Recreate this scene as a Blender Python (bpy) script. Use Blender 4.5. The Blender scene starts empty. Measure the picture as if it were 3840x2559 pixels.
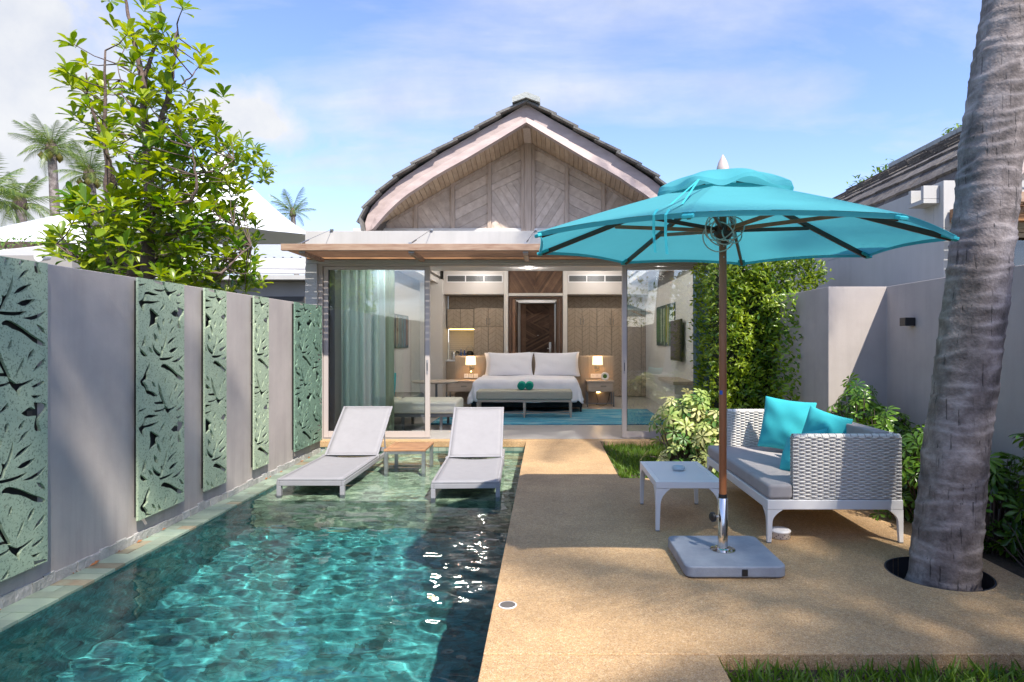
import bpy, bmesh, math, random
from mathutils import Vector, Matrix
from mathutils.geometry import delaunay_2d_cdt
from math import sin, cos, pi, radians as R
random.seed(7)
rnd = random.random
def ru(a, b): return random.uniform(a, b)
SC = bpy.context.scene
COL = SC.collection
D = bpy.data
# ---------------------------------------------------------------- camera
cam_d = D.cameras.new("camera"); cam = D.objects.new("camera", cam_d); COL.objects.link(cam)
cam.location = (0, 0, 1.4); cam.rotation_euler = (R(90), 0, 0)
cam_d.sensor_width = 36; cam_d.lens = 22.26; cam_d.shift_x = -0.0336; cam_d.clip_end = 2000; cam_d.clip_start = 0.05
SC.camera = cam
F = 1455.0
def at(x, y, Y): return Vector(((x-1255)*Y/F, Y, 1.4+(785-y)*Y/F))
def XX(x, Y): return (x-1255)*Y/F
def ZZ(y, Y): return 1.4+(785-y)*Y/F
# ---------------------------------------------------------------- light
SUNV = Vector((0.41, -0.72, 1.0)).normalized()
sun_d = D.lights.new("sun", 'SUN'); sun = D.objects.new("sun", sun_d); COL.objects.link(sun)
sun_d.energy = 3.7; sun_d.angle = R(0.7); sun_d.color = (1.0, 0.93, 0.82)
sun.rotation_euler = SUNV.to_track_quat('Z', 'Y').to_euler(); sun.location = (6, -8, 14)
W = D.worlds.new("World"); SC.world = W; W.use_nodes = True
nt = W.node_tree; nt.nodes.clear()
def N(t, kind, **kw):
    n = t.nodes.new(kind)
    for k, v in kw.items():
        if k == 'i':
            for a, b in v.items(): n.inputs[a].default_value = b
        else: setattr(n, k, v)
    return n
def L(t, a, b): t.links.new(a, b)
sky = N(nt, 'ShaderNodeTexSky', sky_type='NISHITA', sun_disc=False, sun_elevation=R(50.3), sun_rotation=R(150.3), altitude=0, air_density=1.0, dust_density=0.6, ozone_density=2.0)
tc = N(nt, 'ShaderNodeTexCoord')
sep = N(nt, 'ShaderNodeSeparateXYZ'); L(nt, tc.outputs['Generated'], sep.inputs[0])
def WM(op, a, b=None, c=None):
    n = N(nt, 'ShaderNodeMath', operation=op)
    for k, v in enumerate((a, b, c)):
        if v is None: continue
        if isinstance(v, (int, float)): n.inputs[k].default_value = v
        else: L(nt, v, n.inputs[k])
    return n.outputs[0]
zc = WM('MAXIMUM', sep.outputs['Z'], 0.0)
zc = WM('ADD', zc, 0.16)
px = WM('DIVIDE', sep.outputs['X'], zc); py = WM('DIVIDE', sep.outputs['Y'], zc)
cmb = N(nt, 'ShaderNodeCombineXYZ'); L(nt, px, cmb.inputs[0]); L(nt, py, cmb.inputs[1])
mp = N(nt, 'ShaderNodeMapping'); mp.inputs['Rotation'].default_value = (0, 0, R(-28)); mp.inputs['Scale'].default_value = (0.75, 1.7, 1); L(nt, cmb.outputs[0], mp.inputs[0])
n1 = N(nt, 'ShaderNodeTexNoise', i={'Scale': 1.15, 'Detail': 9.0, 'Roughness': 0.56, 'Distortion': 0.35}); L(nt, mp.outputs[0], n1.inputs['Vector'])
r1 = N(nt, 'ShaderNodeMapRange', i={'From Min': 0.44, 'From Max': 0.72, 'To Max': 0.85}); L(nt, n1.outputs[0], r1.inputs[0])
# one bank of cumulus low in the left part of the sky
mp2 = N(nt, 'ShaderNodeMapping'); mp2.inputs['Location'].default_value = (3.1, 0.7, 0); L(nt, tc.outputs['Generated'], mp2.inputs[0])
n2 = N(nt, 'ShaderNodeTexNoise', i={'Scale': 3.2, 'Detail': 10.0, 'Roughness': 0.58, 'Distortion': 0.2}); L(nt, mp2.outputs[0], n2.inputs['Vector'])
def blob(v, r0, r1_, ysc=1.0):
    d = N(nt, 'ShaderNodeVectorMath', operation='SUBTRACT'); L(nt, tc.outputs['Generated'], d.inputs[0]); d.inputs[1].default_value = Vector(v).normalized()
    s = N(nt, 'ShaderNodeVectorMath', operation='MULTIPLY'); L(nt, d.outputs[0], s.inputs[0]); s.inputs[1].default_value = (1, 1, ysc)
    l = N(nt, 'ShaderNodeVectorMath', operation='LENGTH'); L(nt, s.outputs[0], l.inputs[0])
    m = N(nt, 'ShaderNodeMapRange', i={'From Min': r0, 'From Max': r1_, 'To Min': 1.0, 'To Max': 0.0}); L(nt, l.outputs['Value'], m.inputs[0])
    return m.outputs[0]
b1 = blob((-1.30, 1.455, 0.45), 0.08, 0.33, 0.75)
b2 = blob((-0.66, 1.455, 0.50), 0.02, 0.24, 1.9)
bb = WM('MAXIMUM', b1, b2)
nn = WM('MULTIPLY_ADD', n2.outputs[0], 1.2, -0.80)
cm = WM('ADD', WM('MULTIPLY', bb, 0.60), nn)
r2 = N(nt, 'ShaderNodeMapRange', i={'From Min': 0.12, 'From Max': 0.30}); L(nt, cm, r2.inputs[0])
mask = WM('MAXIMUM', r1.outputs[0], r2.outputs[0])
tint = N(nt, 'ShaderNodeMix', data_type='RGBA', blend_type='MULTIPLY'); tint.inputs['Factor'].default_value = 1.0
L(nt, sky.outputs[0], tint.inputs['A']); tint.inputs['B'].default_value = (0.83, 0.82, 0.99, 1)
mx = N(nt, 'ShaderNodeMix', data_type='RGBA'); L(nt, mask, mx.inputs['Factor']); L(nt, tint.outputs['Result'], mx.inputs['A']); n4 = N(nt, 'ShaderNodeTexNoise', i={'Scale': 7.0, 'Detail': 8.0, 'Roughness': 0.6}); L(nt, tc.outputs['Generated'], n4.inputs['Vector']); c4_ = N(nt, 'ShaderNodeMapRange', i={'From Min': 0.35, 'From Max': 0.62}); L(nt, n4.outputs[0], c4_.inputs[0]); mc = N(nt, 'ShaderNodeMix', data_type='RGBA'); L(nt, c4_.outputs[0], mc.inputs['Factor']); mc.inputs['A'].default_value = (2.25, 2.4, 2.75, 1); mc.inputs['B'].default_value = (2.9, 2.95, 3.05, 1); L(nt, mc.outputs['Result'], mx.inputs['B'])
bg = N(nt, 'ShaderNodeBackground', i={'Strength': 0.15}); L(nt, mx.outputs['Result'], bg.inputs[0])
wo = N(nt, 'ShaderNodeOutputWorld'); L(nt, bg.outputs[0], wo.inputs[0])
SC.view_settings.view_transform = 'Standard'; SC.view_settings.look = 'None'
SC.view_settings.exposure = 1.1; SC.view_settings.gamma = 1.0; SC.view_settings.use_curve_mapping = False
SC.render.resolution_x = 1024; SC.render.resolution_y = 682
SC.cycles.max_bounces = 10; SC.cycles.diffuse_bounces = 5; SC.cycles.transparent_max_bounces = 24; SC.cycles.transmission_bounces = 8
SC.cycles.use_denoising = True; SC.cycles.sample_clamp_indirect = 6.0; SC.cycles.caustics_reflective = False; SC.cycles.caustics_refractive = True
sun_d.cycles.is_caustics_light = True
# ---------------------------------------------------------------- helpers
ORG = {}
def tag(o, label=None, cat=None, group=None, kind=None):
    if label: o['label'] = label
    if cat: o['category'] = cat
    if group: o['group'] = group
    if kind: o['kind'] = kind
    return o
def thing(name, loc, label, cat, group=None):
    o = D.objects.new(name, None); COL.objects.link(o); o.location = loc; o.empty_display_size = 0.1
    ORG[o] = Vector(loc); return tag(o, label, cat, group)
def link(name, me, parent=None, loc=None):
    o = D.objects.new(name, me); COL.objects.link(o)
    if parent is not None: o.parent = parent
    if loc is not None: o.location = loc
    ORG[o] = ORG.get(parent, Vector((0, 0, 0))) if parent is not None else Vector((0, 0, 0))
    return o
def copy_tree(o, loc=None, rz=None, label=None, parent=None, **kw):
    c = o.copy(); COL.objects.link(c)
    if parent is not None: c.parent = parent
    if loc is not None: c.location = loc
    if rz is not None: c.rotation_euler = (0, 0, rz)
    if label: c['label'] = label
    for ch in o.children: copy_tree(ch, parent=c)
    return c
class MB:
    def __init__(s): s.v = []; s.f = []
    def add(s, vs, fs):
        n = len(s.v); s.v += [tuple(q) for q in vs]; s.f += [tuple(i+n for i in q) for q in fs]; return s
    def box(s, x0, x1, y0, y1, z0, z1):
        return s.add([(x0,y0,z0),(x1,y0,z0),(x1,y1,z0),(x0,y1,z0),(x0,y0,z1),(x1,y0,z1),(x1,y1,z1),(x0,y1,z1)],
            [(0,3,2,1),(4,5,6,7),(0,1,5,4),(1,2,6,5),(2,3,7,6),(3,0,4,7)])
    def obox(s, a, b, w, h, up=(0,0,1)):
        """bar from a to b, w across, h along up"""
        a = Vector(a); b = Vector(b); d = (b-a).normalized(); u = Vector(up); sd = d.cross(u).normalized(); u = sd.cross(d).normalized()
        vs = []
        for p in (a, b):
            for i, j in ((-1,-1),(1,-1),(1,1),(-1,1)): vs.append(p+sd*(w/2*i)+u*(h/2*j))
        return s.add(vs, [(0,1,2,3),(7,6,5,4),(0,4,5,1),(1,5,6,2),(2,6,7,3),(3,7,4,0)])
    def tube(s, pts, rad, n=8, cap=True):
        pts = [Vector(p) for p in pts]; rr = rad if isinstance(rad, (list, tuple)) else [rad]*len(pts)
        vs = []; pu = None
        for i, p in enumerate(pts):
            d = (pts[min(i+1, len(pts)-1)]-pts[max(i-1, 0)]).normalized()
            if pu is None: pu = Vector((0,0,1)) if abs(d.z) < .9 else Vector((1,0,0))
            a = d.cross(pu).normalized(); b = a.cross(d).normalized(); pu = b
            for k in range(n):
                t = 2*pi*k/n; vs.append(p+a*(cos(t)*rr[i])+b*(sin(t)*rr[i]))
        fs = []
        for i in range(len(pts)-1):
            for k in range(n):
                a = i*n+k; b = i*n+(k+1) % n; fs.append((a, b, b+n, a+n))
        if cap: fs.append(tuple(range(n))[::-1]); fs.append(tuple(range(len(vs)-n, len(vs))))
        return s.add(vs, fs)
    def lathe(s, prof, c, n=24, cap=True):
        vs = []; fs = []
        for r, z in prof:
            for k in range(n):
                t = 2*pi*k/n; vs.append((c[0]+r*cos(t), c[1]+r*sin(t), c[2]+z))
        for i in range(len(prof)-1):
            for k in range(n):
                a = i*n+k; b = i*n+(k+1) % n; fs.append((a, b, b+n, a+n))
        if cap: fs.append(tuple(range(n))[::-1]); fs.append(tuple(range(len(vs)-n, len(vs))))
        return s.add(vs, fs)
    def prism(s, poly, f0, f1):
        """poly: list of 2d points, f0/f1: functions (a,b)->3d point"""
        n = len(poly)
        ar = sum(poly[i][0]*poly[(i+1) % n][1]-poly[(i+1) % n][0]*poly[i][1] for i in range(n))
        if ar < 0: poly = poly[::-1]
        return s.add([f0(*p) for p in poly]+[f1(*p) for p in poly],
            [tuple(range(n)), tuple(range(2*n-1, n-1, -1))]+[(i, i+n, (i+1) % n+n, (i+1) % n) for i in range(n)])
    def grid(s, fn, nu, nv, closeu=False):
        vs = [fn(i/nu, j/nv) for j in range(nv+1) for i in range(nu+1)]
        fs = [(j*(nu+1)+i, j*(nu+1)+i+1, (j+1)*(nu+1)+i+1, (j+1)*(nu+1)+i) for j in range(nv) for i in range(nu)]
        return s.add(vs, fs)
    def mesh(s, name, m, smooth=False, org=Vector((0,0,0)), fix=True):
        me = D.meshes.new(name); me.from_pydata([tuple(Vector(q)-org) for q in s.v], [], s.f)
        if fix:
            bm = bmesh.new(); bm.from_mesh(me); bmesh.ops.recalc_face_normals(bm, faces=bm.faces); bm.to_mesh(me); bm.free()
        if m is not None: me.materials.append(m)
        if smooth: me.polygons.foreach_set('use_smooth', [True]*len(me.polygons))
        me.update(); return me
    def build(s, name, m, parent=None, smooth=False, bev=0, seg=2, fix=True, sub=0, auto=None):
        org = ORG.get(parent, Vector((0,0,0))) if parent is not None else Vector((0,0,0))
        me = s.mesh(name, m, smooth or bev > 0 or auto, org, fix); o = link(name, me, parent)
        if sub:
            q = o.modifiers.new('sub', 'SUBSURF'); q.levels = sub; q.render_levels = sub
        if bev:
            q = o.modifiers.new('bev', 'BEVEL'); q.width = bev; q.segments = seg; q.limit_method = 'ANGLE'; q.angle_limit = R(40)
            q.harden_normals = True
        if auto and not bev:
            me.shade_smooth() if False else None
            bm = bmesh.new(); bm.from_mesh(me)
            for e in bm.edges:
                if len(e.link_faces) == 2 and e.calc_face_angle(0) > R(auto): e.smooth = False
            bm.to_mesh(me); bm.free()
        return o
def clip_poly(poly, a, b, c):
    """keep a*x+b*y<=c"""
    out = []
    for i in range(len(poly)):
        p = poly[i]; q = poly[(i+1) % len(poly)]
        dp = a*p[0]+b*p[1]-c; dq = a*q[0]+b*q[1]-c
        if dp <= 0: out.append(p)
        if (dp < 0 < dq) or (dq < 0 < dp):
            t = dp/(dp-dq); out.append((p[0]+(q[0]-p[0])*t, p[1]+(q[1]-p[1])*t))
    return out
def area(poly): return abs(sum(poly[i][0]*poly[(i+1) % len(poly)][1]-poly[(i+1) % len(poly)][0]*poly[i][1] for i in range(len(poly)))/2)
def strips(poly, ang, pitch, gap, off=0.0, mina=1e-5):
    """cut a convex polygon into parallel boards running at angle ang"""
    nx, ny = -sin(ang), cos(ang); ds = [nx*x+ny*y for x, y in poly]; lo = math.floor((min(ds)-off)/pitch)*pitch+off; res = []
    while lo < max(ds):
        q = clip_poly(poly, -nx, -ny, -(lo+gap/2)); q = clip_poly(q, nx, ny, lo+pitch-gap/2) if len(q) > 2 else []
        if len(q) > 2 and area(q) > mina: res.append(q)
        lo += pitch
    return res
def cdt_plate(outer, holes, extra=()):
    """triangulate outer minus holes -> (verts2d, faces, boundary edges oriented)"""
    vs = [Vector(p) for p in outer]; ed = [(i, (i+1) % len(outer)) for i in range(len(outer))]
    for h in holes:
        n = len(vs); vs += [Vector(p) for p in h]; ed += [(n+i, n+(i+1) % len(h)) for i in range(len(h))]
    ov, oe, of, _, _, _ = delaunay_2d_cdt(vs, ed, [], 0, 1e-5)
    def inside(p, poly):
        c = False; j = len(poly)-1
        for i in range(len(poly)):
            if (poly[i][1] > p[1]) != (poly[j][1] > p[1]) and p[0] < (poly[j][0]-poly[i][0])*(p[1]-poly[i][1])/(poly[j][1]-poly[i][1])+poly[i][0]: c = not c
            j = i
        return c
    bbs = [(min(p[0] for p in h), max(p[0] for p in h), min(p[1] for p in h), max(p[1] for p in h)) for h in holes]
    keep = []
    for f in of:
        c = sum((ov[i] for i in f), Vector((0, 0)))/len(f)
        if not inside(c, outer): continue
        if any(b[0] <= c.x <= b[1] and b[2] <= c.y <= b[3] and inside(c, h) for h, b in zip(holes, bbs)): continue
        keep.append(tuple(f))
    used = sorted({i for f in keep for i in f}); m = {u: k for k, u in enumerate(used)}
    vv = [tuple(ov[u]) for u in used]; ff = [tuple(m[i] for i in f) for f in keep]
    es = {}
    for f in ff:
        for i in range(len(f)):
            a, b = f[i], f[(i+1) % len(f)]; es[(a, b)] = 1
    bd = [e for e in es if (e[1], e[0]) not in es]
    return vv, ff, bd
def plate(mb, outer, holes, f0, f1):
    vv, ff, bd = cdt_plate(outer, holes); n = len(vv)
    mb.add([f0(*p) for p in vv]+[f1(*p) for p in vv], ff+[tuple(i+n for i in f[::-1]) for f in ff]+[(a, b, b+n, a+n) for a, b in bd])
# ---------------------------------------------------------------- materials
MATS = {}
def mat(name, col, rough=0.6, var=0.0, vscale=8.0, col2=None, bump=0.0, bscale=40.0, metal=0.0, spec=0.5, stretch=None, transl=0.0, rand=0.0, emis=None, estr=0.0, coat=0.0, det=4.0, huevar=0.0, speck=None, alpha=1.0, coord='Object', dist=0.02, streak=0.0):
    m = D.materials.new(name); m.use_nodes = True; t = m.node_tree; t.nodes.clear(); MATS[name] = m
    out = N(t, 'ShaderNodeOutputMaterial'); p = N(t, 'ShaderNodeBsdfPrincipled')
    p.inputs['Roughness'].default_value = rough; p.inputs['Metallic'].default_value = metal; p.inputs['Specular IOR Level'].default_value = spec
    p.inputs['Coat Weight'].default_value = coat
    tcn = N(t, 'ShaderNodeTexCoord'); vec = tcn.outputs[coord] if coord != 'World' else N(t, 'ShaderNodeNewGeometry').outputs['Position']
    if stretch:
        mpn = N(t, 'ShaderNodeMapping'); mpn.inputs['Scale'].default_value = stretch; L(t, vec, mpn.inputs[0]); vec = mpn.outputs[0]
    c = None
    c4 = (*col, 1)
    if var > 0 or col2:
        n = N(t, 'ShaderNodeTexNoise', i={'Scale': vscale, 'Detail': det, 'Roughness': 0.6}); L(t, vec, n.inputs['Vector'])
        mr = N(t, 'ShaderNodeMapRange', i={'From Min': 0.3, 'From Max': 0.7}); L(t, n.outputs[0], mr.inputs[0])
        mxn = N(t, 'ShaderNodeMix', data_type='RGBA'); L(t, mr.outputs[0], mxn.inputs['Factor'])
        a = tuple(x*(1-var) for x in col); b = col2 if col2 else tuple(min(1, x*(1+var)) for x in col)
        mxn.inputs['A'].default_value = (*(col if col2 else a), 1); mxn.inputs['B'].default_value = (*b, 1); c = mxn.outputs['Result']
    if speck:
        sc_, lo, hi, scol, amt = speck
        n = N(t, 'ShaderNodeTexNoise', i={'Scale': sc_, 'Detail': 3.0, 'Roughness': 0.7}); L(t, vec, n.inputs['Vector'])
        mr = N(t, 'ShaderNodeMapRange', i={'From Min': lo, 'From Max': hi, 'To Max': amt}); L(t, n.outputs[0], mr.inputs[0])
        mxn = N(t, 'ShaderNodeMix', data_type='RGBA'); L(t, mr.outputs[0], mxn.inputs['Factor'])
        if c is not None: L(t, c, mxn.inputs['A'])
        else: mxn.inputs['A'].default_value = c4
        mxn.inputs['B'].default_value = (*scol, 1); c = mxn.outputs['Result']
    if streak > 0:
        mq = N(t, 'ShaderNodeMapping'); mq.inputs['Scale'].default_value = (7, 7, .45); L(t, vec, mq.inputs[0]); n = N(t, 'ShaderNodeTexNoise', i={'Scale': 1.0, 'Detail': 6.0, 'Roughness': 0.7}); L(t, mq.outputs[0], n.inputs['Vector'])
        sx = N(t, 'ShaderNodeSeparateXYZ'); gp_ = N(t, 'ShaderNodeNewGeometry'); L(t, gp_.outputs['Position'], sx.inputs[0]); zb = N(t, 'ShaderNodeMapRange', i={'From Min': 0.0, 'From Max': 0.5, 'To Min': 1.0, 'To Max': 0.35}); L(t, sx.outputs['Z'], zb.inputs[0])
        mr = N(t, 'ShaderNodeMapRange', i={'From Min': 0.45, 'From Max': 0.75, 'To Max': streak}); L(t, n.outputs[0], mr.inputs[0]); ml = N(t, 'ShaderNodeMath', operation='MULTIPLY'); L(t, mr.outputs[0], ml.inputs[0]); L(t, zb.outputs[0], ml.inputs[1])
        mxn = N(t, 'ShaderNodeMix', data_type='RGBA'); L(t, ml.outputs[0], mxn.inputs['Factor'])
        if c is not None: L(t, c, mxn.inputs['A'])
        else: mxn.inputs['A'].default_value = c4
        mxn.inputs['B'].default_value = (*[min(1, q*.55) for q in col], 1); c = mxn.outputs['Result']
    if rand > 0 or huevar > 0:
        oi = N(t, 'ShaderNodeObjectInfo'); hs = N(t, 'ShaderNodeHueSaturation')
        mr = N(t, 'ShaderNodeMapRange', i={'To Min': 1-rand, 'To Max': 1+rand}); L(t, oi.outputs['Random'], mr.inputs[0]); L(t, mr.outputs[0], hs.inputs['Value'])
        if huevar > 0:
            ml = N(t, 'ShaderNodeMath', operation='MULTIPLY'); ml.inputs[1].default_value = 7.31; L(t, oi.outputs['Random'], ml.inputs[0])
            fr = N(t, 'ShaderNodeMath', operation='FRACT'); L(t, ml.outputs[0], fr.inputs[0])
            mr2 = N(t, 'ShaderNodeMapRange', i={'To Min': 0.5-huevar, 'To Max': 0.5+huevar}); L(t, fr.outputs[0], mr2.inputs[0]); L(t, mr2.outputs[0], hs.inputs['Hue'])
        if c is not None: L(t, c, hs.inputs['Color'])
        else: hs.inputs['Color'].default_value = c4
        c = hs.outputs[0]
    if c is not None: L(t, c, p.inputs['Base Color'])
    else: p.inputs['Base Color'].default_value = c4
    if bump > 0:
        n = N(t, 'ShaderNodeTexNoise', i={'Scale': bscale, 'Detail': 5.0, 'Roughness': 0.6}); L(t, vec, n.inputs['Vector'])
        b = N(t, 'ShaderNodeBump', i={'Strength': bump, 'Distance': dist}); L(t, n.outputs[0], b.inputs['Height']); L(t, b.outputs[0], p.inputs['Normal'])
    if emis: p.inputs['Emission Color'].default_value = (*emis, 1); p.inputs['Emission Strength'].default_value = estr
    sh = p.outputs[0]
    if transl > 0:
        tr = N(t, 'ShaderNodeBsdfTranslucent'); ms = N(t, 'ShaderNodeMixShader'); ms.inputs[0].default_value = transl
        if c is not None:
            L(t, c, tr.inputs[0])
        else: tr.inputs[0].default_value = c4
        L(t, sh, ms.inputs[1]); L(t, tr.outputs[0], ms.inputs[2]); sh = ms.outputs[0]
    if alpha < 1:
        tr = N(t, 'ShaderNodeBsdfTransparent'); ms = N(t, 'ShaderNodeMixShader'); ms.inputs[0].default_value = 1-alpha
        L(t, sh, ms.inputs[1]); L(t, tr.outputs[0], ms.inputs[2]); sh = ms.outputs[0]
    L(t, sh, out.inputs[0]); return m
def glass_mat(name, tintc, ior=1.7, rough=0.0):
    m = D.materials.new(name); m.use_nodes = True; t = m.node_tree; t.nodes.clear()
    out = N(t, 'ShaderNodeOutputMaterial'); tr = N(t, 'ShaderNodeBsdfTransparent'); tr.inputs[0].default_value = (*tintc, 1)
    gl = N(t, 'ShaderNodeBsdfGlossy', i={'Roughness': rough}); fr = N(t, 'ShaderNodeFresnel', i={'IOR': ior}); ms = N(t, 'ShaderNodeMixShader')
    L(t, fr.outputs[0], ms.inputs[0]); L(t, tr.outputs[0], ms.inputs[1]); L(t, gl.outputs[0], ms.inputs[2]); L(t, ms.outputs[0], out.inputs[0]); return m
M_plaster = mat('plaster_taupe', (0.41, 0.365, 0.34), 0.8, var=0.10, vscale=2.2, bump=0.25, bscale=60, dist=0.004, speck=(1.4, 0.60, 0.72, (0.33, 0.30, 0.29), 0.25), streak=0.55)
M_plaster_w = mat('plaster_white', (0.46, 0.455, 0.445), 0.8, var=0.08, vscale=1.5, bump=0.2, bscale=50, dist=0.004, speck=(2.0, 0.62, 0.75, (0.42, 0.42, 0.42), 0.35), streak=0.6)
M_plaster_g = mat('plaster_grey', (0.30, 0.285, 0.27), 0.85, var=0.08, vscale=2)
M_concrete = mat('roof_concrete', (0.45, 0.45, 0.44), 0.85, var=0.15, vscale=3, bump=0.3, bscale=40)
M_trim = mat('powder_coat_frame', (0.46, 0.41, 0.385), 0.45, var=0.02, vscale=5)
M_trim_d = mat('seal_dark', (0.03, 0.03, 0.03), 0.5)
M_wood_w = mat('limed_teak', (0.58, 0.475, 0.40), 0.75, col2=(0.40, 0.31, 0.25), vscale=2.2, stretch=(14, 14, 1.2), bump=0.5, bscale=3, rand=0.12, det=7, dist=0.004)
M_wood_h = mat('limed_teak_board', (0.66, 0.56, 0.485), 0.75, col2=(0.48, 0.385, 0.32), vscale=1.6, stretch=(8, 3, 8), bump=0.4, bscale=3, rand=0.13, det=7, dist=0.004)
M_barge = mat('limed_barge_wood', (0.50, 0.405, 0.385), 0.7, col2=(0.37, 0.29, 0.275), vscale=1.4, stretch=(2.5, 8, 8), bump=0.3, bscale=3, det=7, dist=0.004, speck=(9, 0.66, 0.75, (0.6, 0.52, 0.5), 0.5))
M_wood_o = mat('orange_teak', (0.44, 0.235, 0.115), 0.65, col2=(0.17, 0.085, 0.045), vscale=1.5, stretch=(2.5, 20, 20), bump=0.4, bscale=3, rand=0.15, det=8, dist=0.003)
M_wood_ow = mat('weathered_orange_teak', (0.42, 0.30, 0.22), 0.75, col2=(0.23, 0.13, 0.085), vscale=1.5, stretch=(2.5, 20, 20), bump=0.4, bscale=3, det=8, dist=0.003)
M_wood_d = mat('dark_carved_wood', (0.115, 0.058, 0.036), 0.55, col2=(0.055, 0.028, 0.018), vscale=2, stretch=(3, 3, 3), rand=0.3, det=6)
M_wood_dl = mat('brown_slat_wood', (0.20, 0.115, 0.07), 0.6, col2=(0.09, 0.045, 0.03), vscale=3, rand=0.35, det=6)
M_oak = mat('pale_oak', (0.40, 0.325, 0.25), 0.55, col2=(0.31, 0.25, 0.19), vscale=2, stretch=(30, 30, 1.5), rand=0.04, det=6)
M_oak_h = mat('pale_oak_top', (0.46, 0.38, 0.31), 0.5, col2=(0.38, 0.31, 0.25), vscale=2, stretch=(1.5, 30, 30), det=6)
M_tileroof = mat('shingle_dark', (0.085, 0.07, 0.062), 0.85, col2=(0.17, 0.155, 0.14), vscale=9, bump=0.9, bscale=30, rand=0.25)
M_slate = mat('slate_edge', (0.20, 0.195, 0.185), 0.85, col2=(0.12, 0.115, 0.11), vscale=6, bump=0.9, bscale=25, rand=0.2)
M_white_metal = mat('white_powder_coat', (0.72, 0.71, 0.71), 0.4)
M_wicker = mat('white_wicker', (0.68, 0.65, 0.61), 0.55, var=0.10, vscale=18, rand=0.05)
M_wicker_core = mat('wicker_core', (0.32, 0.305, 0.29), 0.8)
M_cush = mat('grey_canvas', (0.36, 0.335, 0.335), 0.95, var=0.05, vscale=14, bump=0.25, bscale=400, dist=0.002, speck=(4, 0.60, 0.66, (0.29, 0.265, 0.26), 0.4))
M_teal = mat('turquoise_fabric', (0.035, 0.42, 0.47), 0.9, var=0.04, vscale=9, bump=0.2, bscale=300, dist=0.002)
M_canopy = mat('turquoise_canopy', (0.09, 0.45, 0.51), 0.85, var=0.03, vscale=4, transl=0.42, bump=0.30, bscale=7, dist=0.012)
M_umbwood = mat('varnished_wood', (0.34, 0.13, 0.05), 0.35, col2=(0.22, 0.075, 0.028), vscale=3, stretch=(8, 8, 1), det=5)
M_umbwood_d = mat('dark_varnished_wood', (0.075, 0.028, 0.012), 0.4, var=0.2, vscale=6)
M_steel = mat('polished_steel', (0.68, 0.66, 0.62), 0.13, metal=1.0)
M_steel_b = mat('brushed_steel', (0.42, 0.42, 0.42), 0.38, metal=0.9, var=0.15, vscale=20)
M_black = mat('black_plastic', (0.012, 0.012, 0.014), 0.4)
M_base = mat('blue_grey_stone_base', (0.19, 0.215, 0.265), 0.62, col2=(0.30, 0.335, 0.39), vscale=4.5, bump=0.15, bscale=60, det=7, speck=(30, 0.66, 0.75, (0.34, 0.40, 0.47), 0.4))
M_alu = mat('grey_aluminium', (0.33, 0.325, 0.345), 0.45, metal=0.2, var=0.06, vscale=10)
M_sling = mat('pale_grey_sling', (0.275, 0.27, 0.285), 0.8, var=0.04, vscale=10, bump=0.3, bscale=350, dist=0.001)
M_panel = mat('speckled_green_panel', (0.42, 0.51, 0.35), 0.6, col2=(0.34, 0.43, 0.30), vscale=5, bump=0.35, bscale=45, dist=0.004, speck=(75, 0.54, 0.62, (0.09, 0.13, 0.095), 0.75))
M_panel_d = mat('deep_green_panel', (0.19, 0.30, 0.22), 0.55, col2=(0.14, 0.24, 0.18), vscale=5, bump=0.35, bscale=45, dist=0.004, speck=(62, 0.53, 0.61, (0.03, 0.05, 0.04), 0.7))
M_rust = mat('leaf_debris', (0.30, 0.12, 0.04), 0.8, rand=0.3)
M_stone_b = mat('base_stone', (0.46, 0.45, 0.42), 0.8, col2=(0.33, 0.33, 0.31), vscale=14, bump=0.7, bscale=35, rand=0.18, huevar=0.03)
M_cope = mat('green_coping_stone', (0.27, 0.33, 0.25), 0.42, col2=(0.21, 0.27, 0.215), vscale=7, bump=0.3, bscale=50, dist=0.004, rand=0.22, huevar=0.035, det=6)
M_cope_b = mat('brown_coping_stone', (0.24, 0.17, 0.11), 0.5, col2=(0.26, 0.27, 0.19), vscale=9, bump=0.3, bscale=50, dist=0.004, rand=0.2, det=6)
M_soil = mat('dark_soil', (0.05, 0.035, 0.025), 0.95, col2=(0.09, 0.065, 0.045), vscale=25, bump=1.0, bscale=40)
M_floor_in = mat('interior_tile_floor', (0.42, 0.40, 0.385), 0.28, var=0.06, vscale=3)
M_wall_in = mat('interior_white_paint', (0.60, 0.585, 0.57), 0.85)
M_wall_in2 = mat('interior_beige_paint', (0.55, 0.52, 0.50), 0.85)
M_linen = mat('white_linen', (0.74, 0.74, 0.80), 0.9, bump=0.35, bscale=6, dist=0.03)
M_bench = mat('greige_linen', (0.36, 0.35, 0.29), 0.95, var=0.05, vscale=60, bump=0.3, bscale=200, dist=0.003)
M_cream = mat('cream_fabric', (0.66, 0.66, 0.56), 0.95, bump=0.2, bscale=150, dist=0.003)
M_taupe_f = mat('taupe_fabric', (0.25, 0.22, 0.19), 0.95)
M_char = mat('charcoal_fabric', (0.035, 0.035, 0.04), 0.95)
M_metal_g = mat('grey_steel_leg', (0.16, 0.17, 0.18), 0.45, metal=0.4)
M_green_t = mat('green_towel', (0.005, 0.30, 0.22), 0.95, bump=0.6, bscale=120, dist=0.004)
M_curtain = mat('aqua_sheer_curtain', (0.74, 0.92, 0.90), 0.95, transl=0.3)
M_curtain2 = mat('pale_green_curtain', (0.50, 0.60, 0.42), 0.95, transl=0.25)
M_curtain3 = mat('blue_grey_curtain', (0.20, 0.32, 0.40), 0.95, transl=0.2)
M_shade = mat('lampshade', (0.8, 0.66, 0.45), 0.9, emis=(1.0, 0.72, 0.38), estr=1.1)
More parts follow.
